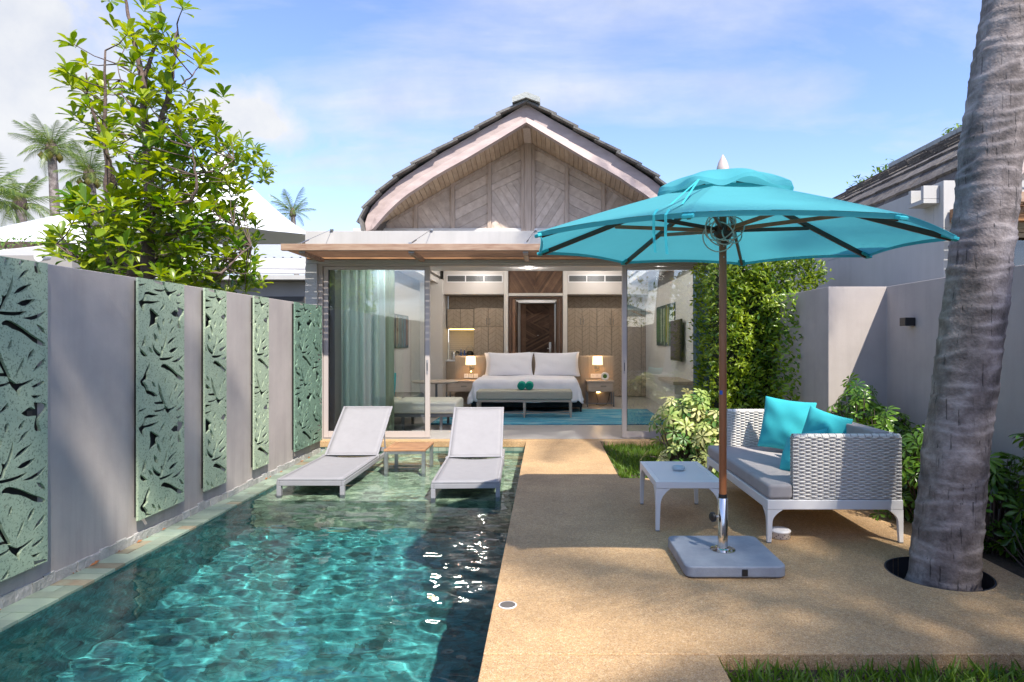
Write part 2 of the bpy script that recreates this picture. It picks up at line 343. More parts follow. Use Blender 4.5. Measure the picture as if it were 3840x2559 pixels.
M_bulb = mat('lit_bulb', (1, 0.8, 0.5), 0.5, emis=(1.0, 0.62, 0.25), estr=14)
M_strip = mat('lit_strip', (1, 0.8, 0.4), 0.5, emis=(1.0, 0.66, 0.22), estr=6)
M_plastic_w = mat('white_plastic', (0.72, 0.72, 0.74), 0.4)
M_ceram = mat('white_tile_backsplash', (0.62, 0.56, 0.48), 0.35)
M_cable = mat('cable_grey', (0.52, 0.55, 0.50), 0.6)
M_tent = mat('white_membrane', (0.84, 0.85, 0.87), 0.6, var=0.02, vscale=2, transl=0.12)
M_glass = glass_mat('door_glass', (0.955, 0.985, 0.98), 2.05)
M_deck = None
def deck_mat():
    m = D.materials.new('exposed_aggregate'); m.use_nodes = True; t = m.node_tree; t.nodes.clear()
    out = N(t, 'ShaderNodeOutputMaterial'); p = N(t, 'ShaderNodeBsdfPrincipled', i={'Roughness': 0.78}); g = N(t, 'ShaderNodeTexCoord'); v = g.outputs['Object']
    vo = N(t, 'ShaderNodeTexVoronoi', i={'Scale': 240.0, 'Randomness': 1.0}); L(t, v, vo.inputs['Vector'])
    cr = N(t, 'ShaderNodeValToRGB'); sp = N(t, 'ShaderNodeSeparateColor'); L(t, vo.outputs['Color'], sp.inputs[0]); L(t, sp.outputs[0], cr.inputs[0])
    e = cr.color_ramp.elements; e[0].color = (0.28, 0.16, 0.085, 1); e[1].color = (0.66, 0.50, 0.34, 1)
    for pos, c in ((0.12, (0.43, 0.26, 0.125, 1)), (0.5, (0.53, 0.335, 0.155, 1)), (0.8, (0.58, 0.395, 0.21, 1))):
        q = e.new(pos); q.color = c
    n = N(t, 'ShaderNodeTexNoise', i={'Scale': 1.3, 'Detail': 8.0, 'Roughness': 0.75}); L(t, v, n.inputs['Vector'])
    mr = N(t, 'ShaderNodeMapRange', i={'From Min': 0.34, 'From Max': 0.66, 'To Min': 0.74, 'To Max': 1.1}); L(t, n.outputs[0], mr.inputs[0])
    hs = N(t, 'ShaderNodeHueSaturation'); L(t, cr.outputs[0], hs.inputs['Color']); L(t, mr.outputs[0], hs.inputs['Value'])
    n3 = N(t, 'ShaderNodeTexNoise', i={'Scale': 38.0, 'Detail': 4.0, 'Roughness': 0.75}); L(t, v, n3.inputs['Vector'])
    m3 = N(t, 'ShaderNodeMapRange', i={'From Min': 0.28, 'From Max': 0.72, 'To Min': 0.80, 'To Max': 1.16}); L(t, n3.outputs[0], m3.inputs[0])
    h3 = N(t, 'ShaderNodeHueSaturation'); L(t, hs.outputs[0], h3.inputs['Color']); L(t, m3.outputs[0], h3.inputs['Value'])
    L(t, h3.outputs[0], p.inputs['Base Color'])
    b = N(t, 'ShaderNodeBump', i={'Strength': 0.6, 'Distance': 0.003}); L(t, vo.outputs['Distance'], b.inputs['Height']); L(t, b.outputs[0], p.inputs['Normal'])
    L(t, p.outputs[0], out.inputs[0]); return m
M_deck = deck_mat()
def water_mat():
    m = D.materials.new('pool_water'); m.use_nodes = True; t = m.node_tree; t.nodes.clear()
    out = N(t, 'ShaderNodeOutputMaterial'); fr = N(t, 'ShaderNodeFresnel', i={'IOR': 1.33})
    gl = N(t, 'ShaderNodeBsdfGlossy', i={'Roughness': 0.0}); rf = N(t, 'ShaderNodeBsdfRefraction', i={'IOR': 1.33, 'Roughness': 0.0}); m2 = N(t, 'ShaderNodeMixShader')
    L(t, fr.outputs[0], m2.inputs[0]); L(t, rf.outputs[0], m2.inputs[1]); L(t, gl.outputs[0], m2.inputs[2]); L(t, m2.outputs[0], out.inputs[0])
    rf.inputs['Color'].default_value = (0.84, 0.975, 0.97, 1)
    return m
M_water = water_mat()
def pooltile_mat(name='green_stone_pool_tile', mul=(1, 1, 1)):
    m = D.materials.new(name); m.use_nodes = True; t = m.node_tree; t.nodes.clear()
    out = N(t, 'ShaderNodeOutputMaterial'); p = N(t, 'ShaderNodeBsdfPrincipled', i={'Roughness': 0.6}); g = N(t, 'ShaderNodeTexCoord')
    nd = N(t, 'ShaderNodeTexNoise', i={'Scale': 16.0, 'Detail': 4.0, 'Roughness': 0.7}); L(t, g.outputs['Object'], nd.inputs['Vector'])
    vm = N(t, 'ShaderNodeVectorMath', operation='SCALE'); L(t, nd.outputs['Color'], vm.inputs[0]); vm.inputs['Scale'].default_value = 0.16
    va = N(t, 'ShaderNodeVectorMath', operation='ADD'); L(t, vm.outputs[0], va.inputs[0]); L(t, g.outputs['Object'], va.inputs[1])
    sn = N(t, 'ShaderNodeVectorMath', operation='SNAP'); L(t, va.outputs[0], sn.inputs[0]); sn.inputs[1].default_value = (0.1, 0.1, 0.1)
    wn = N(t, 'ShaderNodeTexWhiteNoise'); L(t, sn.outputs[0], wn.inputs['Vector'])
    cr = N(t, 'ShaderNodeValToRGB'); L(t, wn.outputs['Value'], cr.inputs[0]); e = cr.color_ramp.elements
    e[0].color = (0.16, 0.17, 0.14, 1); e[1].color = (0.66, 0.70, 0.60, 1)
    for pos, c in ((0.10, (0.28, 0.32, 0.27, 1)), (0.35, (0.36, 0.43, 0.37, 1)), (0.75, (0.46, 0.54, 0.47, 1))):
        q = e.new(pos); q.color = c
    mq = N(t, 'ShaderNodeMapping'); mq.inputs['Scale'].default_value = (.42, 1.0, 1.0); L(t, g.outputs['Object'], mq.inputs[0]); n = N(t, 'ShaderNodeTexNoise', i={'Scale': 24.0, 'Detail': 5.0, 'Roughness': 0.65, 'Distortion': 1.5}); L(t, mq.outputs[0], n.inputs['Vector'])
    mr = N(t, 'ShaderNodeMapRange', i={'From Min': 0.36, 'From Max': 0.64, 'To Min': 0.55, 'To Max': 1.45}); L(t, n.outputs[0], mr.inputs[0])  # stretched mottling paints rippling light from the water into the tile colour
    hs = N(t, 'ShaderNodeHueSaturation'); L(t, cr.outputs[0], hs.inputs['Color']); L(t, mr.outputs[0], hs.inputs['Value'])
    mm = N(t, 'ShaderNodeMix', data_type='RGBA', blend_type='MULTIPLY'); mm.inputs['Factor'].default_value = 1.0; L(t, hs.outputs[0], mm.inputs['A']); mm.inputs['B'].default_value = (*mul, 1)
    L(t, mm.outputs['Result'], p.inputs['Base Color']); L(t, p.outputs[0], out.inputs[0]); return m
M_ptile = pooltile_mat(mul=(0.80, 0.76, 0.62)); M_ptile_d = pooltile_mat('water_tinted_stone_tile', (0.10, 0.40, 0.48))  # deep tile colour includes the light absorption of the deep water
def leaf_mat(name, c1, c2, transl=0.35, rough=0.35, attr=True, back=None):
    """leaf colour varies leaf by leaf through the mesh's 'tone' attribute or object random"""
    m = D.materials.new(name); m.use_nodes = True; t = m.node_tree; t.nodes.clear()
    out = N(t, 'ShaderNodeOutputMaterial'); p = N(t, 'ShaderNodeBsdfPrincipled', i={'Roughness': rough})
    mxn = N(t, 'ShaderNodeMix', data_type='RGBA'); mxn.inputs['A'].default_value = (*c1, 1); mxn.inputs['B'].default_value = (*c2, 1)
    if attr:
        at_ = N(t, 'ShaderNodeAttribute', attribute_name='tone'); L(t, at_.outputs['Fac'], mxn.inputs['Factor'])
    else:
        oi = N(t, 'ShaderNodeObjectInfo'); L(t, oi.outputs['Random'], mxn.inputs['Factor'])
    L(t, mxn.outputs['Result'], p.inputs['Base Color'])
    tr = N(t, 'ShaderNodeBsdfTranslucent'); hs = N(t, 'ShaderNodeHueSaturation', i={'Value': 1.7, 'Saturation': 1.1, 'Hue': 0.485}); L(t, mxn.outputs['Result'], hs.inputs['Color']); L(t, hs.outputs[0], tr.inputs[0])
    ms = N(t, 'ShaderNodeMixShader'); ms.inputs[0].default_value = transl; L(t, p.outputs[0], ms.inputs[1]); L(t, tr.outputs[0], ms.inputs[2]); L(t, ms.outputs[0], out.inputs[0]); return m
M_leaf = leaf_mat('broad_leaf', (0.07, 0.17, 0.016), (0.31, 0.38, 0.028), 0.40, 0.32)
M_leaf_o = leaf_mat('broad_leaf_single', (0.08, 0.18, 0.016), (0.33, 0.39, 0.03), 0.40, 0.32, attr=False)
M_hedge = leaf_mat('hedge_leaf', (0.06, 0.15, 0.012), (0.38, 0.48, 0.03), 0.30, 0.35)
M_sheff = leaf_mat('schefflera_leaf', (0.028, 0.085, 0.015), (0.10, 0.22, 0.03), 0.25, 0.35)
M_vari = leaf_mat('variegated_leaf', (0.08, 0.20, 0.04), (0.62, 0.60, 0.28), 0.3, 0.4)
M_grass = leaf_mat('grass_blade', (0.045, 0.12, 0.012), (0.17, 0.28, 0.03), 0.35, 0.5)
M_frond = leaf_mat('palm_frond', (0.055, 0.12, 0.02), (0.20, 0.26, 0.05), 0.3, 0.4)
M_bgleaf = leaf_mat('far_leaf', (0.05, 0.13, 0.02), (0.20, 0.30, 0.04), 0.3, 0.5)
M_bark = mat('tree_bark', (0.17, 0.12, 0.10), 0.9, col2=(0.085, 0.06, 0.055), vscale=20, bump=0.8, bscale=50, dist=0.01)
def set_tone(o, tones):
    a = o.data.attributes.new('tone', 'FLOAT', 'FACE'); a.data.foreach_set('value', tones)
# ================================================================ ground, pool, deck
gz = -0.10
mb = MB(); plate(mb, [(-500,-400),(500,-400),(500,700),(-500,700)], [[(-3.2,-3.1),(-0.27,-3.1),(-0.27,8.95),(-3.2,8.95)], [(2.37+.31*cos(k*pi/12), 3.83+.31*sin(k*pi/12)) for k in range(24)]], lambda a, b: (a, b, gz), lambda a, b: (a, b, gz-0.05))
M_ground = mat('ground_earth', (0.10, 0.105, 0.05), 0.95, col2=(0.14, 0.12, 0.08), vscale=0.7, bump=0.6, bscale=12)
tag(mb.build('ground', M_ground), kind='structure')
DH = -0.283
mb = MB(); hole = [(2.37+.29*cos(k*pi/24), 3.83+.29*sin(k*pi/24)) for k in range(48)]
plate(mb, [(DH,2.834),(2.82,2.834),(2.82,6.47),(0.75,6.47),(0.75,8.856),(DH,8.856)], [hole], lambda a, b: (a, b, 0), lambda a, b: (a, b, -0.13))
deck = tag(mb.build('deck', M_deck, bev=0.006), kind='structure')
mb = MB().box(DH, 0.76, -2.5, 2.826, -0.13, 0)
tag(mb.build('deck', M_deck, bev=0.006), kind='structure')
mb = MB(); mb.lathe([(.281,-.002),(.2895,-.002),(.2895,-.5),(.281,-.5)], (2.37,3.83,0), 40, cap=False); mb.add(mb.v[:0], [])
pit = tag(mb.build('tree_pit', M_char, smooth=False), kind='structure')
mb = MB().lathe([(.0001,-.26),(.29,-.26)], (2.37,3.83,0), 32, cap=False); mb.build('pit_soil', M_soil, pit)
# garden soil, lawn soil
tag(MB().box(2.824, 3.44, 1.0, 6.9, -.25, -.03).build('planting_bed', M_soil), kind='structure')
tag(MB().box(0.756, 2.85, 6.474, 8.856, -.25, -.075).build('lawn_soil', M_soil), kind='structure')
tag(MB().box(0.766, 3.44, 0.5, 2.83, -.25, -.07).build('lawn_soil', M_soil), kind='structure')
# pool shell
mb = MB(); mb.box(-3.25,-DH*-1+0.0,-3.1,8.97,-1.6,-1.25)
mb.box(-3.25,-2.886,-3.1,8.97,-1.24,-.142); mb.box(DH+.02,0.3,-3.1,8.97,-1.24,-.131); mb.box(-2.885,DH+.019,8.86,8.97,-1.24,-.145); mb.box(-2.885,DH+.019,-3.1,-2.9,-1.24,-.10)
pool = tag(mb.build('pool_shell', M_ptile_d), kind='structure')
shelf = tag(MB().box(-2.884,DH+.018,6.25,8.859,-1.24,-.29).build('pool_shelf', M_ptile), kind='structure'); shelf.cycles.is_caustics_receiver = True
import numpy as np
nx, ny = 150, 560
x0, x1, y0, y1 = -2.9, DH+.03, -2.95, 8.87
gx, gy = np.meshgrid(np.linspace(x0, x1, nx+1), np.linspace(y0, y1, ny+1)); gh = np.zeros_like(gx)
rs_ = np.random.RandomState(4)
for wl, sl, cnt in ((.9,.018,5),(.45,.026,8),(.22,.034,12),(.12,.034,14),(.075,.022,12)):
    for _ in range(cnt):
        l_ = wl*rs_.uniform(.75, 1.3); th = rs_.normal(1.35, .75); kx, ky = 2*pi/l_*cos(th), 2*pi/l_*sin(th); amp = sl/(2*pi/l_)/cnt**.5*1.6
        gh += amp*np.sin(kx*gx+ky*gy+rs_.uniform(0, 6.28)+1.1*np.sin(gx*rs_.uniform(.8,2.2)+gy*rs_.uniform(.8,2.2)+rs_.uniform(0,6)))
mb = MB(); gh *= .65+.35*np.sin(gx*1.3+gy*.9)*np.sin(gy*1.1-gx*.7)
mb.v = [(float(a), float(b), -.14+float(c)) for a, b, c in zip(gx.ravel(), gy.ravel(), gh.ravel())]
mb.f = [(j*(nx+1)+i, j*(nx+1)+i+1, (j+1)*(nx+1)+i+1, (j+1)*(nx+1)+i) for j in range(ny) for i in range(nx)]
n = len(mb.v); b0 = [i for i in range(nx+1)]; b1_ = [j*(nx+1)+nx for j in range(1, ny+1)]; b2_ = [ny*(nx+1)+i for i in range(nx-1, -1, -1)]; b3_ = [j*(nx+1) for j in range(ny-1, 0, -1)]
ring = b0+b1_+b2_+b3_
mb.v += [(mb.v[i][0], mb.v[i][1], -1.27) for i in ring]; k = len(ring)
mb.f += [(ring[i], n+i, n+(i+1) % k, ring[(i+1) % k]) for i in range(k)]+[tuple(n+i for i in range(k))]
wat = tag(mb.build('water', M_water, smooth=True, auto=60), kind='structure'); wat.cycles.is_caustics_caster = True; pool.cycles.is_caustics_receiver = True
# coping: a bed with separate stone tiles, and the skirting of small stones
cop = tag(MB().box(-3.1,-2.9,-3.0,8.85,-.1405,-.128).build('pool_coping', M_stone_b), kind='structure')
y = 1.2; shared = {}
while y < 8.84:
    d = 0.098; y2 = min(y+d, 8.85)
    spl = rnd() < .35
    for (a, b) in (((-3.098,-2.999),(-2.996,-2.884)) if spl else ((-3.098,-2.884),)):
        MB().box(a, b, y+.0015, y2-.0015, -.1385, -.1215+ru(-.0015,.0015)).build('tile', M_cope_b if rnd() < .08 else M_cope, cop)
    y = y2
# ================================================================ left wall with skirting stones
LX = -3.1
lw = thing('garden_wall', (LX, 4, -.14), 'long taupe rendered wall on the left of the pool, hung with green leaf panels', 'wall')
MB().box(LX-.18, LX, -4.0, 8.68, -.16, 1.88).build('wall', M_plaster, lw, bev=.006)
y = 1.6
while y < 8.66:
    d = ru(.08, .13); y2 = min(y+d, 8.67); h = -.058+ru(-.012, .012)
    mb = MB(); o = ru(.006, .015); mb.add([(LX,y+.001,-.121),(LX+o,y+.001,-.121),(LX+o+ru(-.003,.003),y+.001,h),(LX,y+.001,h+.004),(LX,y2-.001,-.121),(LX+o,y2-.001,-.121),(LX+o+ru(-.003,.003),y2-.001,h+ru(-.006,.006)),(LX,y2-.001,h+.004)], [(0,1,2,3),(7,6,5,4),(1,5,6,2),(2,6,7,3),(0,4,5,1)])
    mb.build('stone', M_stone_b, lw); y = y2
for k in range(26):
    y = ru(3.2, 8.2)
    mb = MB(); s = ru(.012, .026); a = ru(0, 3)
    mb.add([(LX+.02,y,-.118),(LX+.02+s*cos(a),y+s*sin(a),-.112),(LX+.02+s*2*cos(a+.4),y+s*2*sin(a+.4),-.106),(LX+.02+s*cos(a+.9),y+s*sin(a+.9),-.103)], [(0,1,2,3)])
    if k == 0: deb = []
    deb.append(mb)
al = MB()
for m_ in deb: al.add(m_.v, m_.f)
tag(al.build('leaf_litter', M_rust), 'small fallen rusty brown leaves on the coping along the left wall', 'leaf litter', kind='stuff')
# ---- monstera cut-out panels
M_hole_shade = mat('panel_hole_shade', (0.05, 0.05, 0.048), 0.9)
M_hole_shade = mat('panel_hole_shade', (0.035, 0.035, 0.034), 0.9)  # near-black colour stands in for the shade behind the cut-outs
HOLES = """115,235 140,262 170,290 155,300 158,335 130,350 105,372 115,330 118,290 112,262
158,333 172,360 183,400 178,418 168,380 160,355
255,272 285,250 305,268 300,232 350,250 345,275 322,300 312,330 325,375 305,372 302,340 310,295 275,290
195,315 207,308 203,345 196,352
243,335 262,308 258,335 248,346
240,415 262,375 278,366 262,395
225,490 245,458 290,433 262,468
240,535 260,520 302,508 285,532 258,543
258,605 300,595 345,560 325,592 295,608
175,583 225,585 272,570 250,590 178,594
215,450 222,400 219,455 205,505 192,545 186,572 176,570 190,522 184,500 198,512
138,408 158,440 160,470 146,458 140,430
128,475 140,515 165,540 182,560 178,570 150,548 132,515
103,505 115,512 128,540 118,541
80,425 84,450 80,490 60,500 70,470
52,518 70,535 95,565 75,565 55,545
185,635 205,622 235,640 270,668 292,690 340,722 340,738 300,718 280,695 245,665 222,658 200,640 188,645
310,632 330,645 342,672 325,660
108,618 112,650 95,680 100,720 78,730 75,750 95,780 100,810 130,815 160,840 140,843 110,825 90,820 80,775 60,765 52,735 70,720 92,655
123,742 135,752 148,778 135,772
165,755 180,790 185,820 195,850 205,880 213,900 205,900 190,870 172,815
218,720 215,748 207,757 212,730
298,755 295,785 275,815 282,780
340,800 335,830 295,868 315,830
262,800 255,840 232,895 245,850
140,887 200,884 204,895 145,894
138,944 190,941 212,923 205,940 150,950
205,903 220,923 240,941 298,903 285,918 245,948 245,993 235,963 215,938
292,941 335,911 330,928 300,945
45,941 85,923 75,935 48,947
290,988 325,985 305,1001
85,973 165,975 130,988 92,985 82,1013 77,1048 175,1018 130,1045 74,1058 75,1123 62,1098 42,1063 70,1038
205,1028 205,1053 175,1085 185,1063"""
def pt_pan(x, y):
    f = (x-40)/310; y0 = (y-f*52.7)/(1-.1076*f); return f*.60, 1.82*(1698-y0)/1673
BASEH = [[pt_pan(*map(float, q.split(','))) for q in l.split()] for l in HOLES.split('\n')]
def grow(poly, d):
    n = len(poly); s_ = 1 if sum(poly[i][0]*poly[(i+1) % n][1]-poly[(i+1) % n][0]*poly[i][1] for i in range(n)) > 0 else -1; out = []
    for i in range(n):
        a, p, b = Vector(poly[i-1]), Vector(poly[i]), Vector(poly[(i+1) % n]); e0 = (p-a).normalized(); e1 = (b-p).normalized()
        nn_ = Vector((e0.y+e1.y, -e0.x-e1.x))*s_
        if nn_.length < .35: nn_ = (e0-e1)*.8
        out.append(tuple(p+nn_.normalized()*d))
    return out
def soft(poly):
    """round the traced outline once (corner cutting), keeping sharp tips"""
    out = []; n = len(poly)
    for i in range(n):
        p0, p, p1 = Vector(poly[i-1]), Vector(poly[i]), Vector(poly[(i+1) % n])
        if (p0-p).angle(p1-p, 0) < R(75): out.append(tuple(p))
        else: out += [tuple(p.lerp(p0, .25)), tuple(p.lerp(p1, .25))]
    return out
def panel_pattern(w, h, u0):
    out = []; e = .006
    for cx in (-1, 0, 1, 2):
        for k in (-2, -1, 0, 1):
            for q in BASEH:
                q = soft([(u-u0+cx*.615, z+k*.946+(.30 if cx % 2 else 0)) for u, z in grow(q, .0065)])
                q = clip_poly(q, -1, 0, -e); q = clip_poly(q, 1, 0, w-e) if len(q) > 2 else []; q = clip_poly(q, 0, -1, -e) if len(q) > 2 else []; q = clip_poly(q, 0, 1, h-e) if len(q) > 2 else []
                if len(q) > 2 and area(q) > 5e-5: out.append(q)
    return out
PAN = [(2.92, 3.87, .27, M_panel, 'mint green speckled cut-out leaf panel nearest the camera, widest one cut by the left frame edge'),
       (4.73, 5.33, 0.0, M_panel, 'wide mint speckled leaf-cut panel with its top edge below the tree trunk, second from the camera'),
       (5.655, 6.035, .14, M_panel, 'narrow mint speckled leaf-cut panel in the middle of the left wall'),
       (6.61, 6.955, .20, M_panel, 'narrowest and palest leaf-cut panel, fourth along the left wall'),
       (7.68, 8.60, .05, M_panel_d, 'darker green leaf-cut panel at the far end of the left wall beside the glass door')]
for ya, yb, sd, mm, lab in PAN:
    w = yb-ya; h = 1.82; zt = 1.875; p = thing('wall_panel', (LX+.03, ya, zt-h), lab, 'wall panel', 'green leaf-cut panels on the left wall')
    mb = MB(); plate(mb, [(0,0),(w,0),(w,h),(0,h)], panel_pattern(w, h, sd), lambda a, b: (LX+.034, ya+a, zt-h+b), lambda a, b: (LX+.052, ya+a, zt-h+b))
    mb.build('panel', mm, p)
    MB().box(LX+.001, LX+.004, ya+.03, yb-.02, zt-h+.02, zt-.02).build('hole_shade_sheet', M_hole_shade, p)  # added dark sheet, paints the shade seen through the holes
    mb = MB()
    for q in (.15, .5, .85):
        for s in (.12, .88): mb.box(LX+.0041, LX+.0335, ya+w*s-.02, ya+w*s+.02, zt-h+h*q-.02, zt-h+h*q+.02)
    mb.build('spacer', M_trim_d, p)
random.seed(21)
# ================================================================ right walls
rw = thing('garden_wall', (3.44, 6.4, 0), 'taupe rendered wall on the right, stepping in behind the wicker sofa, with a black lamp', 'wall')
mb = MB(); mb.prism([(3.44,-4),(3.44,6.4),(2.85,6.4),(2.85,8.9),(3.02,8.9),(3.02,6.58),(3.60,6.58),(3.60,-4)], lambda a, b: (a, b, -.2), lambda a, b: (a, b, 1.95)); mb.build('wall', M_plaster, rw, bev=.006)
wl = thing('wall_lamp', (3.39, 5.95, 1.5), 'black box lamp on the shaded right-hand wall', 'wall lamp')
MB().box(3.34, 3.435, 5.895, 5.99, ZZ(750,5.9), ZZ(731,5.9)).build('housing', M_black, wl, bev=.003)
MB().box(3.352, 3.43, 5.91, 5.98, ZZ(750,5.9)-.002, ZZ(750,5.9)+.002).build('diffuser', M_plastic_w, wl)
# wall behind the camera, seen only in reflections
bw = thing('garden_wall', (0, -4.1, 0), 'taupe end wall of the pool court, seen reflected in the glass doors', 'wall')
MB().box(-3.28, 3.6, -4.3, -4.02, -.2, 1.9).build('wall', M_plaster, bw)
# ================================================================ villas
def P2(x, y): return ((x-1209)*9.3/F-.294, 1.4+(785-y)*9.3/F)
OUT = [(1209,231),(1144.5,264),(1095,294),(1046.7,321.5),(997.3,350),(950,378.5),(908.3,407),(868.8,442),(838,477),(825,510),(833,531)]
BRD_O = [(1209,240),(1160,270),(1111.5,297),(1063,325),(1015,352),(971,380.6),(927,409),(888.6,440),(854.5,475),(838,508),(840,532)]
BRD_M = [(1209,269.5),(1100,330),(1016,378),(940,424),(893,461),(862,497),(847,532)]
BRD_I = [(1209,286),(1133.5,332),(1072,368.5),(1028,392.7),(993,413),(971,429),(936,451),(914,469.6),(892,490.5),(876.5,508),(859,529)]
WLINE = [(1213,329),(1045.6,421),(957.8,471.8),(869.9,521),(862,530)]
def resample(pts, n):
    ds = [0]
    for a, b in zip(pts, pts[1:]): ds.append(ds[-1]+math.dist(a, b))
    out = []
    for i in range(n+1):
        d = ds[-1]*i/n; k = 0
        while k < len(ds)-2 and ds[k+1] < d: k += 1
        t = (d-ds[k])/(ds[k+1]-ds[k]); out.append((pts[k][0]+(pts[k+1][0]-pts[k][0])*t, pts[k][1]+(pts[k+1][1]-pts[k][1])*t))
    return out
RX = -.294
M_wood_aw = mat('awning_slat_teak', (0.24, 0.13, 0.075), 0.75, col2=(0.13, 0.07, 0.045), vscale=1.5, stretch=(2.5, 20, 20), rand=0.2, det=6)
def villa(ox, oy, label, main):
    v = thing('villa', (RX+ox, 9.0+oy, 0), label, 'villa')
    def B(mb, *a, **k):
        mb.v = [(p[0]+ox, p[1]+oy, p[2]) for p in mb.v]; return mb.build(*a, **k)
    # walls, flat roof
    rightX = 2*RX+3.43
    B(MB().box(-3.43,-3.262,9.0,17.0,-.1,2.5), 'side_wall', M_plaster_w, v, bev=.004)
    B(MB().box(rightX-.168,rightX,9.0,17.0,-.1,2.5), 'side_wall', M_plaster_w, v, bev=.004)
    B(MB().box(-3.43,rightX,9.0,9.16,2.502,2.965), 'parapet', M_plaster_w, v, bev=.004)
    B(MB().box(-3.43,-3.28,9.162,17.0,2.502,2.965), 'parapet', M_plaster_w, v, bev=.004); B(MB().box(rightX-.15,rightX,9.162,17.0,2.502,2.965), 'parapet', M_plaster_w, v, bev=.004)
    mb = MB().box(-3.278,rightX-.152,9.162,10.1,2.60,2.72); mb.box(-3.278,-2.62,10.102,17.0,2.93,2.96); mb.box(rightX-.81,rightX-.152,10.102,17.0,2.93,2.96)
    B(mb, 'flat_roof', M_concrete, v)
    # gable wall: rear panel, battens, boards
    inner = [(XX(x, 10.15) if i else RX, ZZ(y, 10.15)) for i, (x, y) in enumerate(WLINE)]; gp = inner+[(inner[-1][0]-.01, 2.90)]; right = [(2*RX-x, z) for x, z in gp[1:]][::-1]
    gab = gp[::-1]+[]; poly = [(x, z) for x, z in gp]+[(x, z) for x, z in right]
    YG = 10.15
    mb = MB(); mb.prism(poly, lambda a, b: (a, YG+.012, b), lambda a, b: (a, YG+.14, b)); B(mb, 'gable_wall', M_wood_h, v)
    bx = [XX(q, YG) for q in (956, 1041, 1124.5)]; bx = bx+[2*RX-q for q in bx[::-1]]
    for q in bx:
        pp = clip_poly(clip_poly(poly, 1, 0, q+.028), -1, 0, -(q-.028)); m_ = MB(); m_.prism(pp, lambda a, b: (a, YG-.045, b), lambda a, b: (a, YG+.01, b)); B(m_, 'batten', M_wood_w, v)
    for a_, b_, d in ((RX-.11,RX-.058,.05),(RX-.055,RX+.055,.075),(RX+.058,RX+.11,.05)):
        pp = clip_poly(clip_poly(poly, 1, 0, b_), -1, 0, -a_); m_ = MB(); m_.prism(pp, lambda a, b: (a, YG-d, b), lambda a, b: (a, YG+.01, b)); B(m_, 'post', M_wood_w, v)
    edges = [min(p[0] for p in poly)]+[q for q in bx[:3]]+[RX-.11]
    secs = [('b', edges[0], edges[1]), ('b', edges[1], edges[2]), ('f', edges[2], edges[3]), ('s', edges[3], edges[4])]
    if main:
        for side in (1, -1):
            for kind, a_, b_ in secs:
                if kind == 's':
                    zc0 = 3.786; m_s = .483  # upper boards climb with the roof, lower ones fall the other way
                    base = clip_poly(clip_poly(poly, 1, 0, b_-.003), -1, 0, -(a_+.030))
                    up = clip_poly(base, m_s, -1, m_s*a_-zc0+.0); lo = clip_poly(base, -m_s, 1, -(m_s*a_-zc0+.004))
                    pieces = strips(up, math.atan(.483), .150, .0045)+strips(lo, R(-57), .105, .0045)
                else:
                    base = clip_poly(clip_poly(poly, 1, 0, b_-.030), -1, 0, -(a_+.030)); ang = R(27) if kind == 'f' else R(-56)
                    pieces = strips(base, ang, .140 if kind == 'f' else .105, .0045)
                for q in pieces:
                    if side < 0: q = [(2*RX-x, z) for x, z in q]
                    m_ = MB(); d = ru(-.002, .002); m_.prism(q, lambda a, b: (a, YG-.006+d, b), lambda a, b: (a, YG+.011, b)); B(m_, 'gable_board', M_wood_h, v)
    # barge boards with a lighter lower moulding
    no = resample([P2(*q) for q in BRD_O], 26); ni = resample([P2(*q) for q in BRD_I], 26); nm = resample([P2(*q) for q in BRD_M], 26)
    for s in (1, -1):
        g = lambda p: (p[0], p[1]) if s > 0 else (2*RX-p[0], p[1])
        for nm_, A_, B_, ya, yb in (('barge_board', no, ni, 9.30, 9.36), ('barge_moulding', nm, ni, 9.262, 9.298)):
            m_ = MB(); k = len(A_)
            vs = [(g(p)[0], ya+(.036 if nm_ != 'barge_board' else 0), p[1]) for p in A_]+[(g(p)[0], ya-(.03 if nm_ != 'barge_board' else 0), p[1]) for p in B_]+[(g(p)[0], yb, p[1]) for p in A_]+[(g(p)[0], yb, p[1]) for p in B_]
            fs = []
            for i in range(k-1): fs += [(i, i+1, k+i+1, k+i), (2*k+i, 3*k+i, 3*k+i+1, 2*k+i+1), (i, 2*k+i, 2*k+i+1, i+1), (k+i, k+i+1, 3*k+i+1, 3*k+i)]
            fs += [(0, k, 3*k, 2*k), (k-1, 3*k-1, 4*k-1, 2*k-1)]
            m_.add(vs, fs); B(m_, nm_, M_barge, v)
